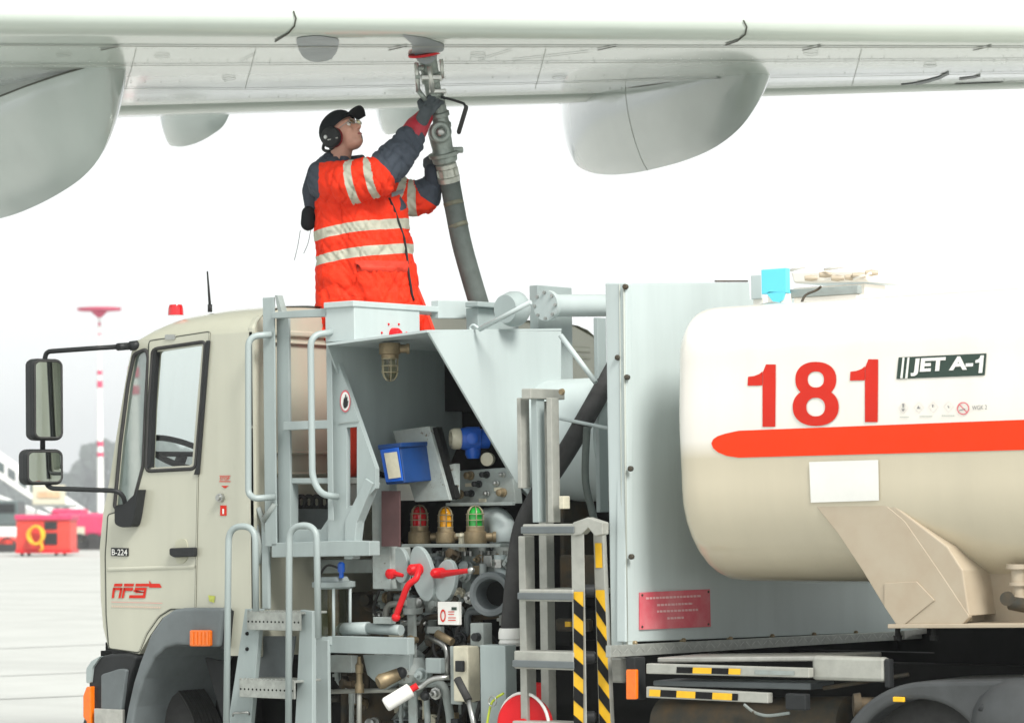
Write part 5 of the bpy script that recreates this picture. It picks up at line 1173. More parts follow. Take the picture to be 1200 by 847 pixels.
mb = MB(); mb.prism(PP([(1100, 640), (1135, 668), (1136, 728), (1128, 731), (1100, 731)], .06), (0, .03, 0)); mb.build('saddle_web', 'saddle', sd1, bevel=.004)
mb = MB(); mb.prism(PP([(1128, 650), (1300, 650), (1300, 730), (1128, 731)], .22), (0, .05, 0)); mb.build('subframe_side', 'saddle', truck, bevel=.004)
mb = MB(); mb.prism(PP([(1118, 668), (1140, 672), (1140, 731), (1118, 731)], .12), (0, .12, 0)); mb.build('subframe_post', 'saddle', truck, bevel=.01)
mb = MB(); mb.prism(PP([(1040, 731), (1400, 729), (1400, 734), (1040, 736)], -.02), (0, .5, 0)); mb.build('subframe_flange', 'saddle', truck, bevel=.003)
for x in (1052, 1094):
    MB().lathe(P(x, 736, .02), -ZU, [(0, .012), (.03, .012), (.03, .02), (.05, .018)], 10).build('bolt', 'dark', truck)
mb = MB(); mb.lathe(P(1194, 700, .1), ZU, [(-.01, .02), (0, .045), (.01, .045), (.01, .025), (.05, .025), (.05, .04), (.065, .04), (.065, .03), (.12, .03), (.12, .05), (.14, .05)], 18); vv = mb.build('outlet_valve', 'saddle', truck)
mb = MB(); mb.lathe(P(1181, 701, .05), (.4, -1, 0), [(0, .03), (.03, .03), (.03, .018), (.031, 0)], 16); mb.tube([P(1184, 706, .06), P(1215, 712, .06)], .03, 12); mb.build('valve_knob', 'grime', vv)
mb = MB(); mb.lathe(P(1098, 672, .05), (0, -1, 0), [(0, .017), (.006, .017), (.007, .008)], 14); mb.build('grounding_stud', 'greydirt', sd1)
# tank-top gear
YT = .55
def foot(px0, px1, py, Y, dep=.12, m_='tank', name='gear_base'):
    a = P(px0, py, Y); b = P(px1, py, Y); mb = MB(); mb.box((a.x, Y+.01, zTop), (b.x, Y+dep, min(a.z, b.z))); return mb.build(name, m_, truck, bevel=.004)
foot(898, 920, 343, YT, .06); foot(881, 893, 349, YT+.1, .06); foot(930, 1003, 344, YT+.05, .08); foot(928, 1012, 332, YT+.36, .2)
mb = MB(); mb.vbox(892, 921, 926, 314, 343, YT); cy_ = mb.build('cyan_box', 'cyan', truck, bevel=.004)
mb = MB(); mb.prism(PP([(897, 342), (920, 342), (917, 351), (909, 357), (903, 350)], YT), (0, .08, 0)); mb.build('box_bracket', 'blue2' if False else 'cyan', cy_)
mb = MB(); mb.vbox(880, 892, 894, 322, 350, YT+.1); mb.build('junction_box', 'panel', truck, bevel=.003)
mb = MB(); mb.vbox(924, 1005, 1010, 334, 344, YT+.05); mb.build('top_walkway', 'greydirt', truck, bevel=.003)
mb = MB(); mb.prism(PP([(926, 318), (1015, 316), (1018, 330), (930, 332)], YT+.35), (0, .3, 0)); mb.build('manhole_housing', 'tank', truck, bevel=.01)
for (x, y) in ((943, 326), (960, 322), (974, 326), (990, 325), (999, 323), (1014, 320)):
    MB().lathe(P(x, y, YT+.3), rt, [(0, .012), (.03, .016), (.06, .01)], 10).build('rusty_clamp', 'saddle', truck)
mb = MB(); mb.tube(smoothpath([P(888, 360, YT-.1), P(905, 356, YT-.1), P(925, 359, YT-.12), P(945, 361, YT-.15), P(960, 356, YT-.15), P(976, 355, YT-.15)]), .010, 8); mb.build('top_cable', 'greydirt', truck)
mb = MB(); mb.tube([P(945+12*math.cos(t*.42), 359.5+3.6*math.sin(t*.42), YT-.18) for t in range(30)], .010, 8, False); mb.build('coiled_cable', 'rubber', truck)
mb = MB(); mb.tube(smoothpath([P(939, 356, YT-.12), P(944, 346, YT-.05), P(957, 340, YT), P(962, 336, YT)]), .006, 8); mb.build('top_cable', 'grime', truck)
for pts in ([(926, 317), (944, 312)], [(966, 316), (990, 312)], [(1000, 327), (1021, 320)]): 
    mb = MB(); mb.tube([P(*p, YT+.3) for p in pts], .006, 6); mb.build('thin_bracket', 'tank', truck)
# ---- side underrun rails, orange lamp, mudguard
YR = -.05
for (a, b_, t_, bt, sl_) in ((757, 948, 777, 789, .012), (757, 900, 804, 817, .022)):
    mb = MB(); mb.prism(PP([(a, t_), (b_, t_+(b_-a)*sl_*2.4), (b_, bt+(b_-a)*sl_*2.1), (a, bt)], YR), (0, .04, 0)); rl = mb.build('underrun_rail', 'aluw', truck, bevel=.004)
    xs = [(793, 812, 'blk'), (812, 834, 'yel'), (834, 854, 'blk'), (854, 868, 'yel')] if t_ < 790 else [(761, 774, 'yel'), (774, 793, 'blk'), (793, 815, 'yel'), (815, 835, 'blk'), (835, 858, 'yel'), (858, 865, 'blk')]
    for x0_, x1_, m_ in xs:
        s_ = sl_*2.3; mb = MB(); f = lambda x, y: P(x, y+(x-a)*s_, YR-.003); mb.add([f(x0_, t_+3), f(x1_, t_+3), f(x1_-.5, bt-2), f(x0_-.5, bt-2)], [[0, 1, 2, 3]]); mb.build('hazard_tape', m_, rl, fix=False)
mb = MB(); f = lambda x, y: P(x, y+(x-757)*.028, YR-.003); mb.add([f(884, 781), f(931, 781), f(931, 786), f(884, 786)], [[0, 1, 2, 3]]); mb.build('worn_label', 'greydirt', truck, fix=False)
mb = MB(); mb.vbox(733, 744, 757, 770, 820, YR+.01); lb = mb.build('lamp_bracket', 'black', truck, bevel=.006)
mb = MB(); mb.prism(PP(rr(733.5, 784, 745.5, 819, 1.5), YR-.01), (0, .018, 0)); mb.build('side_marker_lamp', 'orl', lb, bevel=.003)
mb = MB(); mb.vbox(951, 1036, 1044, 770, 799, -.0); fb = mb.build('end_cover', 'saddle' if False else 'aluw', truck, bevel=.015)
mb = MB(); mb.prism(PP([(770, 770), (985, 768), (985, 774), (770, 776)], .06), (0, .35, 0)); mb.build('folded_walkway', 'alu', truck, bevel=.006)
mb = MB(); mb.prism(PP([(765, 797), (950, 800), (950, 808), (765, 803)], .12), (0, .2, 0)); mb.build('folded_walkway', 'fender', truck, bevel=.006)
mb = MB(); mb.vbox(920, 944, 950, 813, 832, -.06); mb.build('rail_end_block', 'black', truck, bevel=.006)
mb = MB(); mb.vbox(1036, 1042, 1048, 772, 806, .0); mb.build('end_cap', 'black', truck, bevel=.006)
mb = MB(); mb.tube([P(965, 806, .05), P(1065, 790, .1)], .01, 6); mb.build('thin_rod', 'grime', truck)
mb = MB(); mb.lathe(P(1000, 826, .0), rt, [(0, .05), (.03, .055), (.03, .035), (.16, .035)], 16); mb.build('air_fitting', 'grime', truck)
mb = MB(); mb.lathe(P(780, 850, .25), (P(960, 850, .25)-P(780, 850, .25)), [(0, .10), (.0, .13), (1.0, .13), (1.02, .1)], 28); mb.build('air_reservoir', 'grime', truck)
mb = MB(); mb.tube([P(786, 822, .2), P(790, 880, .2)], .014, 8); mb.tube([P(800, 822, .2), P(803, 880, .2)], .011, 8); mb.build('hanging_pipe', 'brass', truck)
mb = MB(); mb.tube(smoothpath([P(872, 825, .1), P(884, 834, .1), P(900, 838, .1), P(925, 835, .1)]), .007, 8); mb.build('cable', 'greydirt', truck)
# mudguard over the rear wheel
cxr = P(1078, 900, 0); 
def arc(cx, cy, rx, ry, a0, a1, n=18): return [(cx+rx*math.cos(rad(a0+(a1-a0)*k/n)), cy-ry*math.sin(rad(a0+(a1-a0)*k/n))) for k in range(n+1)]
outp = arc(1085, 895, 105, 97, 175, 95) + [(1140, 797), (1300, 795)]; inp = [(1300, 860), (1170, 847)] + arc(1075, 897, 78, 78, 25, 178)
mb = MB(); mb.prism(PP(outp+inp, -.06), (0, .5, 0)); mg = mb.build('rear_mudguard', 'mudblack', truck, bevel=.02, seg=3)
mb = MB(); mb.box(P(1046, 816, -.075), P(1061, 822, -.061)); mb.build('reflector', 'yel', mg, bevel=.003)
mb = MB(); mb.tube(smoothpath([P(1150, 828, -.09), P(1158, 834, -.09), P(1170, 832, -.09), P(1182, 842, -.09)]), .02, 8); mb.build('bolt_bracket', 'black', mg)
mb = MB(); mb.ball(P(1195, 850, -.02), (.22, .12, .2)); mb.build('mudguard_bulge', 'mudblack', mg)
rwx = P(1080, 860, .05).x; wheel(rwx, .06, .5, .47); wheel(rwx, W_-.6, .5, .47)
wheel(rwx+1.35, .06, .5, .47); wheel(rwx+1.35, W_-.6, .5, .47)

# ================================================================== REFUELLING HOSE AND NOZZLE
MANY = .75
dm = (P(430, 300, MANY)-CAM).dot(fh)
dn = dm+.05
nz = thing('refuelling_hose', 'thick grey fuel hose with steel nozzle locked to the wing underside', 'fuel hose', R(560, 380, dn))
hw = wb.ray_cast(CAM, ray(499, 64).normalized()); dwg = (hw[0]-CAM).dot(fh); print('DEPTHS wing', dwg, 'hose', dn, 'man', dm)
H = lambda x, y, d=0: R(x, y, dn + (dwg-dn)*max(0, min(1, (200-y)/135.0)) + d)
px_m = dn/F
mb = MB(); mb.tube(smoothpath([H(527, 212), H(533, 245), H(541, 285), H(552, 325), H(563, 362), H(580, 420, .1), H(620, 480, .3)], 10), .0535, 24); mb.build('hose', 'hose', nz)
M['fband'] = mat('faded_band', (.17, .17, .12), .6, dirt=.2, scale=20)
for k, y in enumerate((236, 262)): 
    a = H(531+k*5, y); b = H(532.3+k*5.5, y+5); MB().tube([a, b], .0545, 24).build('hose_band', 'fband', nz)
ax = (H(514, 150)-H(527, 212)).normalized()
b = H(527, 214)
mb = MB(); mb.lathe(b, ax, [(0, .050), (.004, .058), (.03, .060), (.034, .052), (.045, .050), (.075, .050), (.08, .056), (.10, .056), (.105, .05)], 28)
for k in range(8):
    t = k*math.pi/4; u_ = ax.orthogonal().normalized(); v_ = ax.cross(u_); e = (u_*math.cos(t)+v_*math.sin(t)); q = b+ax*.055+e*.052; mb.obox(q, e*.006, ax*.02, e.cross(ax)*.010)
mb.build('coupling', mat('bright_coupling', (.55, .56, .50), .35, .6, dirt=.15, scale=25), nz)
M['nozzle'] = mat('nozzle_metal', (.30, .34, .31), .42, .5, dirt=.2, scale=22)
mb = MB(); mb.lathe(b+ax*.105, ax, [(0, .052), (.01, .065), (.03, .068), (.04, .064), (.041, .080), (.06, .082), (.062, .062), (.08, .055), (.12, .058), (.17, .06), (.19, .055), (.20, .045)], 32); bod = mb.build('regulator', 'nozzle', nz)
c = H(538, 176, -.0); mb = MB(); mb.obox(H(533, 176), rt*.045, fh*.03, ZU*.014); mb.build('flange_lug', 'nozzle', bod, bevel=.008)
c = H(516, 155, -.05); mb = MB(); axg = (-fh+rt*.1+ZU*-.1).normalized(); mb.lathe(c, axg, [(-.04, .06), (0, .06), (.012, .058), (.02, .048), (.02, .034), (.01, .030)], 32); rg = mb.build('sight_port', 'nozzle', nz)
mb = MB(); mb.ball(c+axg*.006, (.028, .028, .028)); mb.build('port_glass', 'steel', rg)
M['bright'] = mat('bright_steel', (.60, .61, .57), .3, .7, dirt=.12, scale=25)
mb = MB(); mb.lathe(H(518, 150), H(512, 116)-H(518, 150), [(0, .05), (.02, .052), (.03, .044), (.06, .042), (.065, .052), (.085, .052), (.09, .042), (.15, .040)], 26); mb.build('neck', 'nozzle', nz)
top = H(500, 64); bt_ = H(511, 124); axn = (top-bt_).normalized(); LN = (top-bt_).length
mb = MB(); mb.lathe(bt_, axn, [(0, .044), (.02, .050), (.05, .050), (.055, .042), (LN*.45, .042), (LN*.47, .052), (LN*.62, .054), (LN*.64, .046), (LN*.9, .048), (LN*.98, .056)], 28); nh = mb.build('nozzle_head', 'nozzle', nz)
for (x0_, y0_, x1_, y1_, r_, m_) in ((488, 74, 490, 108, .012, 'bright'), (517, 70, 519, 92, .010, 'bright'), (490, 80, 497, 80, .015, 'nozzle'), (503, 78, 507, 108, .014, 'bright'), (490, 106, 499, 118, .013, 'nozzle'), (487, 90, 492, 90, .016, 'nozzle')):
    mb = MB(); mb.tube([H(x0_, y0_, -.06), H(x1_, y1_, -.06)], r_, 10); mb.build('nozzle_rod', m_, nh)
mb = MB(); mb.obox(H(506, 92, -.03), rt*.055, fh*.04, ZU*.012); mb.build('nozzle_yoke', 'bright', nh, bevel=.004)
mb = MB(); mb.obox(H(513, 108, -.03), rt*.045, fh*.04, ZU*.010); mb.build('nozzle_yoke', 'bright', nh, bevel=.004)
tdisc = onwing(499, 63, .01); q = H(499, 65)
mb = MB(); axd = (ZU+(-fh)*-.10+rt*-.15).normalized()
mb = MB(); mb.lathe(q, ZU*.97-rt*.15-fh*.28, [(0, .085), (.004, .092), (.014, .092), (.016, .06)], 32); mb.build('red_ring', 'redpl', nz)
mb = MB(); mb.lathe(q+ZU*.012, (tdisc-q) if (tdisc-q).length > .03 else ZU, [(0, .056), (max(.05, (tdisc-q).length), .058)], 24); mb.build('adapter', 'patch', nz)
mb = MB(); mb.tube(bentpath([H(517, 114, -.04), H(530, 117, -.04), H(545, 122, -.04), H(545, 128, -.04)], .02), .007, 8); lv = mb.build('dust_cap_strap', 'black', nz)
mb = MB(); a = H(547, 124, -.04); b2 = H(537, 157, -.04); d_ = (b2-a).normalized(); mb.obox((a+b2)/2, d_*((b2-a).length/2), fh*.03, d_.cross(fh).normalized()*.011); mb.build('dust_cap', 'rubber', nz, bevel=.009)

# ================================================================== WORKER
man = thing('person', 'worker in orange high visibility jacket, black cap and ear defenders, reaching up to the nozzle', 'person', P(428, 560, MANY))
def K(x, y, d=0): return R(x, y, dm+d)
S = dm/F
def blob(prims, voxel, smooth=6, name='b'):
    mb = MB()
    for p in prims:
        if p[0] == 'b': mb.ball(p[1], p[2], p[3] if len(p) > 3 else None, 20, 14)
        else:   # capsule chain: points, radii
            pts, rs = p[1], p[2]
            for i in range(len(pts)-1):
                n = 7; mb.tube([pts[i].lerp(pts[i+1], k/n) for k in range(n+1)], [rs[i]+(rs[i+1]-rs[i])*k/n for k in range(n+1)], 18)
            for q, r_ in zip(pts, rs): mb.ball(q, r_, None, 18, 12)
    me = mb.mesh(); o = bpy.data.objects.new('tmp', me); C.objects.link(o)
    m = o.modifiers.new('r', 'REMESH'); m.mode = 'VOXEL'; m.voxel_size = voxel; m.use_smooth_shade = True
    if smooth: s = o.modifiers.new('s', 'SMOOTH'); s.iterations = smooth; s.factor = .5
    bpy.context.view_layer.update()
    out = bpy.data.meshes.new_from_object(o.evaluated_get(bpy.context.evaluated_depsgraph_get())); bpy.data.objects.remove(o)
    return out
def place(me, name, m, parent, mats=None):
    off = LOC[man.name]
    for v in me.vertices: v.co -= off
    me.name = name; me.materials.clear()
    me.materials.append(M[m] if isinstance(m, str) else m)
    for p in me.polygons: p.use_smooth = True
    o = bpy.data.objects.new(name, me); C.objects.link(o); o.parent = parent; return o
# head frame: looks right and up, a little towards the camera
hf = (rt*.84 + ZU*.60 - fh*.52).normalized(); hu = (ZU - hf*ZU.dot(hf)); hu = (hu - rt*.08).normalized(); hu = (hu-hf*hu.dot(hf)).normalized(); hl_ = hu.cross(hf).normalized()  # hl_: towards his left
HC = K(401, 158)
def hd(f, l, u): return HC + hf*f + hl_*l + hu*u
AXH = (hf, hl_, hu)
head = [('b', hd(-.005, 0, .022), (.098, .076, .098), AXH), ('b', hd(.030, 0, -.035), (.062, .058, .078), AXH),
        ('b', hd(.052, 0, -.085), (.034, .036, .030), AXH), ('b', hd(.074, 0, -.092), (.017, .020, .016), AXH),
        ('b', hd(.080, 0, .030), (.020, .048, .014), AXH),
        ('c', [hd(.088, 0, .012), hd(.102, 0, -.012), hd(.112, 0, -.026)], [.009, .011, .0125]), ('b', hd(.100, .012, -.030), (.010, .008, .007), AXH), ('b', hd(.100, -.012, -.030), (.010, .008, .007), AXH),
        ('b', hd(.086, 0, -.054), (.014, .024, .006), AXH), ('b', hd(.083, 0, -.067), (.014, .021, .006), AXH), ('b', hd(.078, 0, -.045), (.018, .03, .02), AXH),
        ('b', hd(.060, .034, -.016), (.026, .022, .024), AXH), ('b', hd(.060, -.034, -.016), (.026, .022, .024), AXH),
        ('b', hd(-.005, -.076, -.010), (.018, .010, .032), AXH), ('b', hd(-.005, .076, -.010), (.018, .010, .032), AXH),
        ('c', [hd(-.02, 0, -.04), K(398, 190, .02), K(402, 208, .02)], [.058, .056, .058])]
sh_n = K(396, 212, -.10); sh_f = K(446, 221, .10); el_n = K(446, 212, -.20); wr_n = K(488, 153, -.12); el_f = K(496, 236, .10); wr_f = K(508, 212, .10)
torso = [('c', [K(408, 222, 0), K(420, 245, 0), K(428, 290, 0), K(432, 345, 0), K(434, 385, 0)], [.085, .11, .11, .11, .11]),
         ('c', [sh_n, el_n, wr_n], [.052, .046, .032]), ('c', [sh_f, el_f, wr_f], [.052, .045, .032]), ('c', [sh_n, sh_f], [.05, .05])]
hipn = K(420, 385, -.08); hipf = K(440, 385, .1)
legs = [('c', [hipn, K(414, 470, -.10), Vector((K(412, 545, -.1).x, K(412, 545, -.1).y, pf+.10))], [.095, .07, .055]), ('c', [hipf, K(442, 470, .12), Vector((K(440, 545, .12).x, K(440, 545, .12).y, pf+.10))], [.095, .07, .055])]
body = place(blob(head+torso+legs, .0065, 2), 'body', 'skin', man)
# eyes, lips
for s_ in (1, -1):
    MB().ball(hd(.079, .031*s_, .008), .0115).build('eye', 'white', body); MB().ball(hd(.089, .031*s_, .009), .0052).build('iris', 'dark', body)
MB().ball(hd(.094, 0, -.060), (.006, .021, .006), AXH).build('lips', mat('lips', (.36, .10, .09), .5, dirt=0), body)
# glasses
mb = MB()
for s_ in (1, -1):
    cpt = hd(.106, .032*s_, .008); mb.tube([cpt + hl_*(.024*math.cos(t*.393)) + hu*(.016*math.sin(t*.393)) for t in range(17)], .0018, 6, False)
    mb.tube([hd(.104, .056*s_, .012), hd(.02, .082*s_, .004)], .002, 6)
mb.tube([hd(.108, .009, .010), hd(.108, -.009, .010)], .0018, 6); gl = mb.build('glasses', 'steel', man)
mb = MB()
for s_ in (1, -1): mb.ball(hd(.104, .032*s_, .008), (.0025, .024, .016), AXH)
mb.build('lens', 'lampglass', gl)
# hair
hair = blob([('b', hd(-.022, 0, .018), (.088, .080, .085), AXH), ('b', hd(-.045, 0, -.03), (.055, .066, .05), AXH)], .005, 2); place(hair, 'hair', mat('short_hair', (.03, .025, .02), .8, dirt=.2, scale=60, bump=.4), man)
# cap
mb = MB(); rows = []
cu_ = (hu*.97 - hf*.22).normalized(); cf = hl_.cross(cu_).normalized()*-1; cf = (hf - cu_*hf.dot(cu_)).normalized()
cc = hd(-.006, 0, .030)
for i in range(9):
    t = i/8*math.pi/2; r_ = []
    for j in range(33):
        a = 2*math.pi*j/32; r_.append(cc + cf*(math.cos(a)*.111*math.cos(t)) + hl_*(math.sin(a)*.090*math.cos(t)) + cu_*(.098*math.sin(t)**.9+.006))
    rows.append(r_)
rows.insert(0, [p - cu_*.016 for p in rows[0]])
mb.grid(rows); capo = mb.build('cap', 'cap', man)
rows = []
for i in range(7):
    t = i/6; r_ = []
    for j in range(13):
        a = (j/12-.5)*1.9; e = .107+t*.078*math.cos(a*.8); r_.append(cc + cf*(e*math.cos(a*.62)) + hl_*(math.sin(a*.62)*(.107+.03*t)*1.12) + cu_*(.004-.012*t-.020*(a/1.0)**2*.8))
    rows.append(r_)
rows += [[p-cu_*.006 for p in r_] for r_ in reversed(rows)]
mb = MB(); mb.grid(rows); mb.build('cap_brim', 'cap', capo)
# ear defenders
em = thing_part = bpy.data.objects.new('ear_defenders', None); C.objects.link(em); em.parent = man
M['foam'] = mat('dark_red_foam', (.25, .015, .02), .7, dirt=0)
for s_ in (-1, 1):
    c_ = hd(-.012, .082*s_, -.016); MB().lathe(c_-hl_*s_*.004, hl_*s_, [(0, .036), (.0, .050), (.018, .054), (.022, .057), (.042, .053), (.054, .038), (.058, .015)], 24).build('ear_cup', 'black', em)
    MB().lathe(hd(-.012, .082*s_, -.016)-hl_*s_*.010, hl_*s_, [(0, .040), (.0, .054), (.012, .056), (.012, .03)], 20).build('ear_cushion', 'foam', em)
mb = MB(); mb.tube([hd(-.075-.03*math.sin(math.pi*k/16), .118*math.cos(math.pi*k/16), -.02+.02*math.sin(math.pi*k/16)) if 0 else hd(-.012-.115*math.sin(math.pi*k/16), .108*math.cos(math.pi*k/16), -.016+.0*k) for k in range(17)], .009, 8); mb.build('neck_band', 'black', em)
mb = MB(); mb.tube([hd(-.02, -.137, -.03), hd(.03, -.12, -.05)], .004, 6); mb.lathe(hd(-.022, -.135, -.010), -hl_, [(0, .012), (.006, .010)], 12); mb.build('ear_badge', 'steel', em)
# ---- jacket
jp = [('c', [K(397, 208, .02), K(402, 226, 0), K(404, 262, 0), K(405, 305, 0), K(404, 345, 0), K(403, 378, 0)], [.105, .150, .160, .160, .158, .160]),
      ('c', [K(418, 226, .0), K(424, 262, -.02), K(428, 305, -.02), K(431, 345, -.01), K(434, 378, 0)], [.150, .165, .168, .166, .168]),
      ('c', [K(432, 226, .03), K(444, 250, .02), K(450, 285, .02), K(452, 305, .03), K(458, 345, .05), K(466, 378, .06)], [.125, .155, .155, .155, .155, .155]),
      ('c', [K(384, 212, -.06), K(410, 214, -.17), K(442, 207, -.20), K(464, 186, -.17), K(480, 166, -.14)], [.118, .125, .112, .100, .084]),
      ('c', [K(445, 222, .10), K(474, 232, .12), K(496, 232, .11), K(507, 216, .10)], [.115, .105, .092, .066]),
      ('c', [K(388, 200, 0), K(398, 195, 0)], [.095, .072])]
jm = blob(jp, .009, 6)
jme = jm
def pxy(v):
    d = v-CAM; t = F/d.dot(fw); return 600+d.dot(r1)*t, 423.5-d.dot(u1)*t
def seg_t(p, a, b):
    ab = b-a; t = (p-a).dot(ab)/ab.length_squared; return t, (p-(a+ab*max(0, min(1, t)))).length
# bands are stitched on the garment: measured along torso and along each sleeve
A_n = [K(384, 212, -.06), K(410, 214, -.17), K(442, 207, -.20), K(464, 186, -.17), K(480, 166, -.14)]
A_f = [K(445, 222, .10), K(474, 232, .12), K(496, 232, .11), K(507, 216, .10)]
def chain(p, ch):
    best = (9, 0); L = 0
    for i in range(len(ch)-1):
        t, d = seg_t(p, ch[i], ch[i+1]); l = (ch[i+1]-ch[i]).length
        if d < best[0]: best = (d, L+l*max(-.5 if i == 0 else 0, min(t, 1.5 if i == len(ch)-2 else 1)))
        L += l
    return best[0], best[1]
z1 = K(430, 264, -.2).z; z2 = K(430, 294, -.2).z; z3 = K(405, 225, -.2).z
band = jme.attributes.new('band', 'FLOAT', 'POINT'); dark = jme.attributes.new('dark', 'FLOAT', 'POINT')
nlen = chain(A_n[-1], A_n)[1]; flen = chain(A_f[-1], A_f)[1]
A_t = [K(400, 203, .02), K(414, 226, 0), K(424, 262, 0), K(430, 305, 0), K(436, 372, 0)]
bl = []; dk = []; NRM = [v.normal.copy() for v in jme.vertices]; POS = [v.co.copy() for v in jme.vertices]
for vi, v in enumerate(jme.vertices):
    p = POS[vi]; nrm_ = NRM[vi]
    dn_, sn = chain(p, A_n); df_, sf = chain(p, A_f); dt_, st_ = chain(p, A_t)
    lat = (p-K(428, 280, 0)).dot(rt)
    zz = p.z - lat*.10 - (p-K(428, 280, 0)).dot(fh)*.0 + .02*max(0, -lat-.1)*4
    rn, rf, rtor = dn_/.115, df_/.10, dt_/.18
    k = min((rn, 0), (rf, 1), (rtor, 2))[1]
    if k == 0:
        b_ = min(abs(sn-.19)-.021, abs(sn-.295)-.020); d_ = .355 - sn
    elif k == 1:
        b_ = min(abs(sf-.100)-.020, abs(sf-.190)-.022); d_ = .245 - sf
    else:
        b_ = min(abs(zz-z1)-.027, abs(zz-z2)-.026)
        d_ = 1
    # charcoal yoke on back and chest
    px_, py_ = pxy(p); front = nrm_.dot(-fh)
    yoke = (lat+.232)*1.0 + max(0, (z3-.02)-p.z)*3.0      # back panel
    d2 = yoke if k != 1 else 1
    chest = max(abs(lat-.235)-.045, abs(p.z-(z1+.165)+(lat-.235)*-.9)-.045) if k == 2 else 1
    d_ = min(d_, d2, chest)
    if k == 2 and p.z > K(400, 196, 0).z: d_ = min(d_, K(400, 194, 0).z-p.z)
    bl.append(-b_); dk.append(-d_)
    # cloth folds
    q = p*9; cr_ = abs(noise.noise(Vector((p.x*11+5, p.y*11, p.z*5-lat*6)))); f1 = -.016*max(0, .10-cr_)*7 + noise.noise(Vector((q.x*.7, q.y*.7, q.z*1.6)))*.010 + noise.noise(p*26)*.0045
    rdg = abs(noise.noise(Vector((p.x*7+3, p.y*7, p.z*15+lat*20))))
    v.co = p + nrm_*(f1 - .012*max(0, .18-rdg)*4)
band.data.foreach_set('value', bl); dark.data.foreach_set('value', dk)
def jacket_mat():
    m = bpy.data.materials.new('hivis_cloth'); m.use_nodes = True; n = m.node_tree; b = n.nodes['Principled BSDF']; b.inputs['Roughness'].default_value = .7; b.inputs['Specular IOR Level'].default_value = .15
    def at(nm):
        a = n.nodes.new('ShaderNodeAttribute'); a.attribute_name = nm; g = n.nodes.new('ShaderNodeMath'); g.operation = 'GREATER_THAN'; g.inputs[1].default_value = 0; n.links.new(a.outputs['Fac'], g.inputs[0]); return g
    tc = n.nodes.new('ShaderNodeTexCoord'); nz_ = n.nodes.new('ShaderNodeTexNoise'); nz_.inputs['Scale'].default_value = 8; nz_.inputs['Detail'].default_value = 6; n.links.new(tc.outputs['Object'], nz_.inputs[0])
    m0 = n.nodes.new('ShaderNodeMix'); m0.data_type = 'RGBA'; m0.inputs[6].default_value = (.92, .05, .014, 1); m0.inputs[7].default_value = (.72, .030, .010, 1); n.links.new(nz_.outputs[0], m0.inputs[0])
    m1_ = n.nodes.new('ShaderNodeMix'); m1_.data_type = 'RGBA'; m1_.inputs[7].default_value = (.065, .078, .10, 1); n.links.new(m0.outputs[2], m1_.inputs[6]); n.links.new(at('dark').outputs[0], m1_.inputs[0])
    m2_ = n.nodes.new('ShaderNodeMix'); m2_.data_type = 'RGBA'; m2_.inputs[7].default_value = (.47, .47, .38, 1); n.links.new(m1_.outputs[2], m2_.inputs[6]); n.links.new(at('band').outputs[0], m2_.inputs[0])
    n.links.new(m2_.outputs[2], b.inputs['Base Color'])
    bn = n.nodes.new('ShaderNodeTexNoise'); bn.inputs['Scale'].default_value = 22; bn.inputs['Detail'].default_value = 5; bn.inputs['Distortion'].default_value = .8; n.links.new(tc.outputs['Object'], bn.inputs[0])
    bp = n.nodes.new('ShaderNodeBump'); bp.inputs['Strength'].default_value = .45; bp.inputs['Distance'].default_value = .02; n.links.new(bn.outputs[0], bp.inputs['Height']); n.links.new(bp.outputs[0], b.inputs['Normal'])
    return m
jk = place(jme, 'jacket', jacket_mat(), man)
M['hivis'] = mat('orange_cloth', (.85, .045, .012), .7, dirt=.12, scale=10, bump=.4, bscale=25)
M['hivisdk'] = mat('orange_cloth_pocket', (.74, .04, .012), .7, dirt=.15, scale=10, bump=.4, bscale=25)
def lay(pts, dd, f=0): return [K(x, y, dd) for x, y in pts]
mbj = MB(); mbj.add([v.co.copy()+LOC[man.name] for v in jme.vertices], [list(p.vertices) for p in jme.polygons]); jb = BVHTree.FromPolygons(mbj.v, mbj.f)
def onj(px, py, off=.004):
    d = ray(px, py).normalized(); h = jb.ray_cast(CAM, d)
    return (h[0] - d*off) if h[0] is not None else K(px, py, -.2)
rows = []
for k in range(6):
    t = k/5; rows.append([onj(416+62*i/10+2*t, 305+ (8 if 0 < i < 10 else 4)*t + 8*t*(1-t) + i*.1, .010 + .006*t) for i in range(11)])
rows.append([onj(418+62*i/10, 318+i*.1, .001) for i in range(11)])
MB().grid(rows).build('pocket_flap', 'hivisdk', jk, fix=False)
mb = MB(); mb.tube([onj(x, y, .006) for x, y in ((456, 232), (462, 245), (468, 262), (474, 280), (477, 300), (479, 320), (483, 345), (485, 352))], .006, 8); mb.build('zip_cord', 'black', jk)
mb = MB(); mb.grid([[onj(459+14*i/4, 226+k*2.6-i*1.2, .010) for i in range(5)] for k in range(3)]); mb.build('chest_patch', mat('grey_patch', (.25, .26, .27), .6, dirt=.1), jk, fix=False)
# jacket tail / front edge showing below the rail
mb = MB(); mb.tube(smoothpath([K(486, 345, .05), K(492, 362, .05), K(500, 380, .04), K(504, 395, .04)]), [.02]+[.035]*12+[.04]*12, 12) if 0 else mb.prism([K(474, 330, .05), K(488, 330, .03), K(497, 352, .0), K(512, 392, -.02), K(498, 396, .0), K(484, 360, .05)], fh*.05); mb.build('jacket_front', 'hivis', jk, bevel=.015)
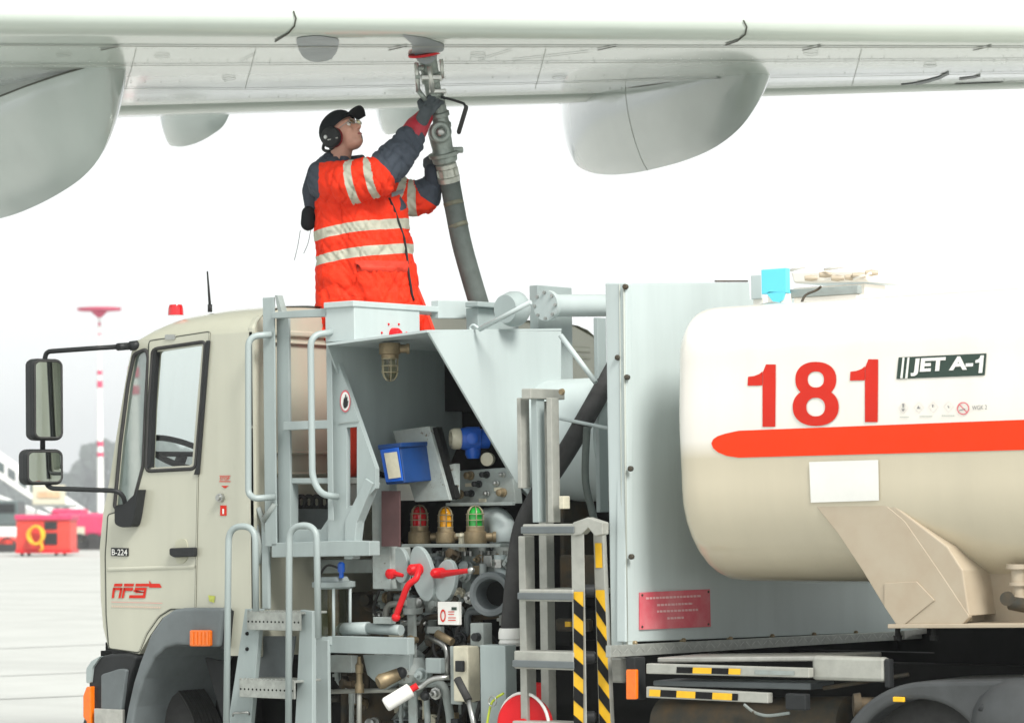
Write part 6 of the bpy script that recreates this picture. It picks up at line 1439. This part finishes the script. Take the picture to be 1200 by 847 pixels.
# hood / radio at the back
hb = blob([('c', [K(374, 202, .0), K(366, 224, .02), K(367, 250, .03)], [.062, .056, .040])], .008, 5); place(hb, 'hood', 'greyc', jk)
rb = blob([('c', [K(362, 250, .0), K(361, 262, .0)], [.040, .040])], .008, 5); place(rb, 'radio_pouch', 'cap', man)
mb = MB(); mb.tube(smoothpath([K(352, 270), K(349, 288), K(345, 305)]), .0017, 5); mb.tube(smoothpath([K(364, 270), K(361, 285), K(356, 297)]), .0017, 5); mb.build('drawstring', 'dark', man)
# collar
cl = blob([('c', [K(385, 188, -.05), K(400, 192, -.09), K(418, 190, -.05), K(424, 185, .03)], [.022, .022, .02, .018]), ('c', [K(385, 188, -.05), K(385, 188, .05), K(405, 188, .09), K(424, 185, .03)], [.022, .022, .02, .018])], .006, 3); place(cl, 'collar', 'greyc', jk)
# trousers and boots
tr_ = blob([('c', [hipn, K(414, 470, -.10), Vector((legs[0][1][2].x, legs[0][1][2].y, pf+.08))], [.125, .095, .08]), ('c', [hipf, K(442, 470, .12), Vector((legs[1][1][2].x, legs[1][1][2].y, pf+.08))], [.125, .095, .08])], .01, 4); place(tr_, 'trousers', 'hivis', man)
for l in legs:
    f0 = l[1][2]; bt = blob([('c', [Vector((f0.x, f0.y, pf+.045)), Vector((f0.x, f0.y, pf+.045))+rt*.17], [.045, .040]), ('c', [f0, Vector((f0.x, f0.y, pf+.045))], [.055, .05])], .008, 4); place(bt, 'boot', 'black', man)
# gloves with fingers
def hand(wr, palm, fdir, across, nrmv, name, cuffm, gm_, cuff=None):
    """fdir finger direction, across from little to index, nrmv out of the back of the hand"""
    pr = [('b', palm, (.040, .045, .022), (fdir, across, nrmv)), ('c', [wr, palm-fdir*.02], [.036, .036])]
    for i, (o_, l) in enumerate(((-.033, .8), (-.011, .95), (.011, 1.0), (.033, .92))):
        k0 = palm + fdir*.032 + across*o_; k1 = k0 + fdir*.034*l - nrmv*.012; k2_ = k1 + fdir*.012*l - nrmv*.030*l; k3 = k2_ - nrmv*.022*l - fdir*.012*l
        pr.append(('c', [palm+across*o_*.8, k0, k1, k2_, k3], [.013, .013, .0125, .0115, .010]))
    tb_ = palm - fdir*.015 + across*.035; pr.append(('c', [tb_, tb_+across*.026+fdir*.015-nrmv*.012, tb_+across*.030+fdir*.040-nrmv*.030], [.018, .0145, .012]))
    g_ = place(blob(pr, .0045, 2), 'glove', gm_, man)
    if cuff:
        cf_ = place(blob([('c', cuff[0], cuff[1])], .007, 3), 'glove_cuff', cuffm, g_)
    return g_
hand(K(492, 146, -.14), K(502, 127, -.16), (rt*.55+ZU*.80+fh*.25).normalized(), (ZU*.35-rt*.5+fh*.1).normalized(), (-fh*.95-rt*.25).normalized(), 'glove', 'glovered', 'glovegrey', ([K(482, 160, -.13), K(488, 150, -.12), K(497, 138, -.105)], [.068, .064, .048]))
hand(K(510, 212, .09), K(507, 196, .07), (rt*.45+ZU*.65-fh*.6).normalized(), (ZU*.3-rt*.4).normalized(), (-rt*.9-fh*.2).normalized(), 'glove', 'greyc', 'glovegrey', ([K(509, 216, .09), K(507, 200, .08)], [.052, .045]))

# ================================================================== HAZE
hz = MB(); hz.box((-1510, -90, -1.2), (1210, 1810, 60)); hzo = hz.build('haze', 'white'); hzo['kind'] = 'stuff'; hzo['label'] = 'thin pale haze over the airfield'
hm = bpy.data.materials.new('haze_air'); hm.use_nodes = True; n = hm.node_tree; n.nodes.clear(); ho = n.nodes.new('ShaderNodeOutputMaterial'); pv = n.nodes.new('ShaderNodeVolumePrincipled')
pv.inputs['Color'].default_value = (.93, .97, 1, 1); pv.inputs['Density'].default_value = .0007; pv.inputs['Anisotropy'].default_value = .2; n.links.new(pv.outputs[0], ho.inputs['Volume'])
hzo.data.materials.clear(); hzo.data.materials.append(hm)
SC.cycles.volume_bounces = 0
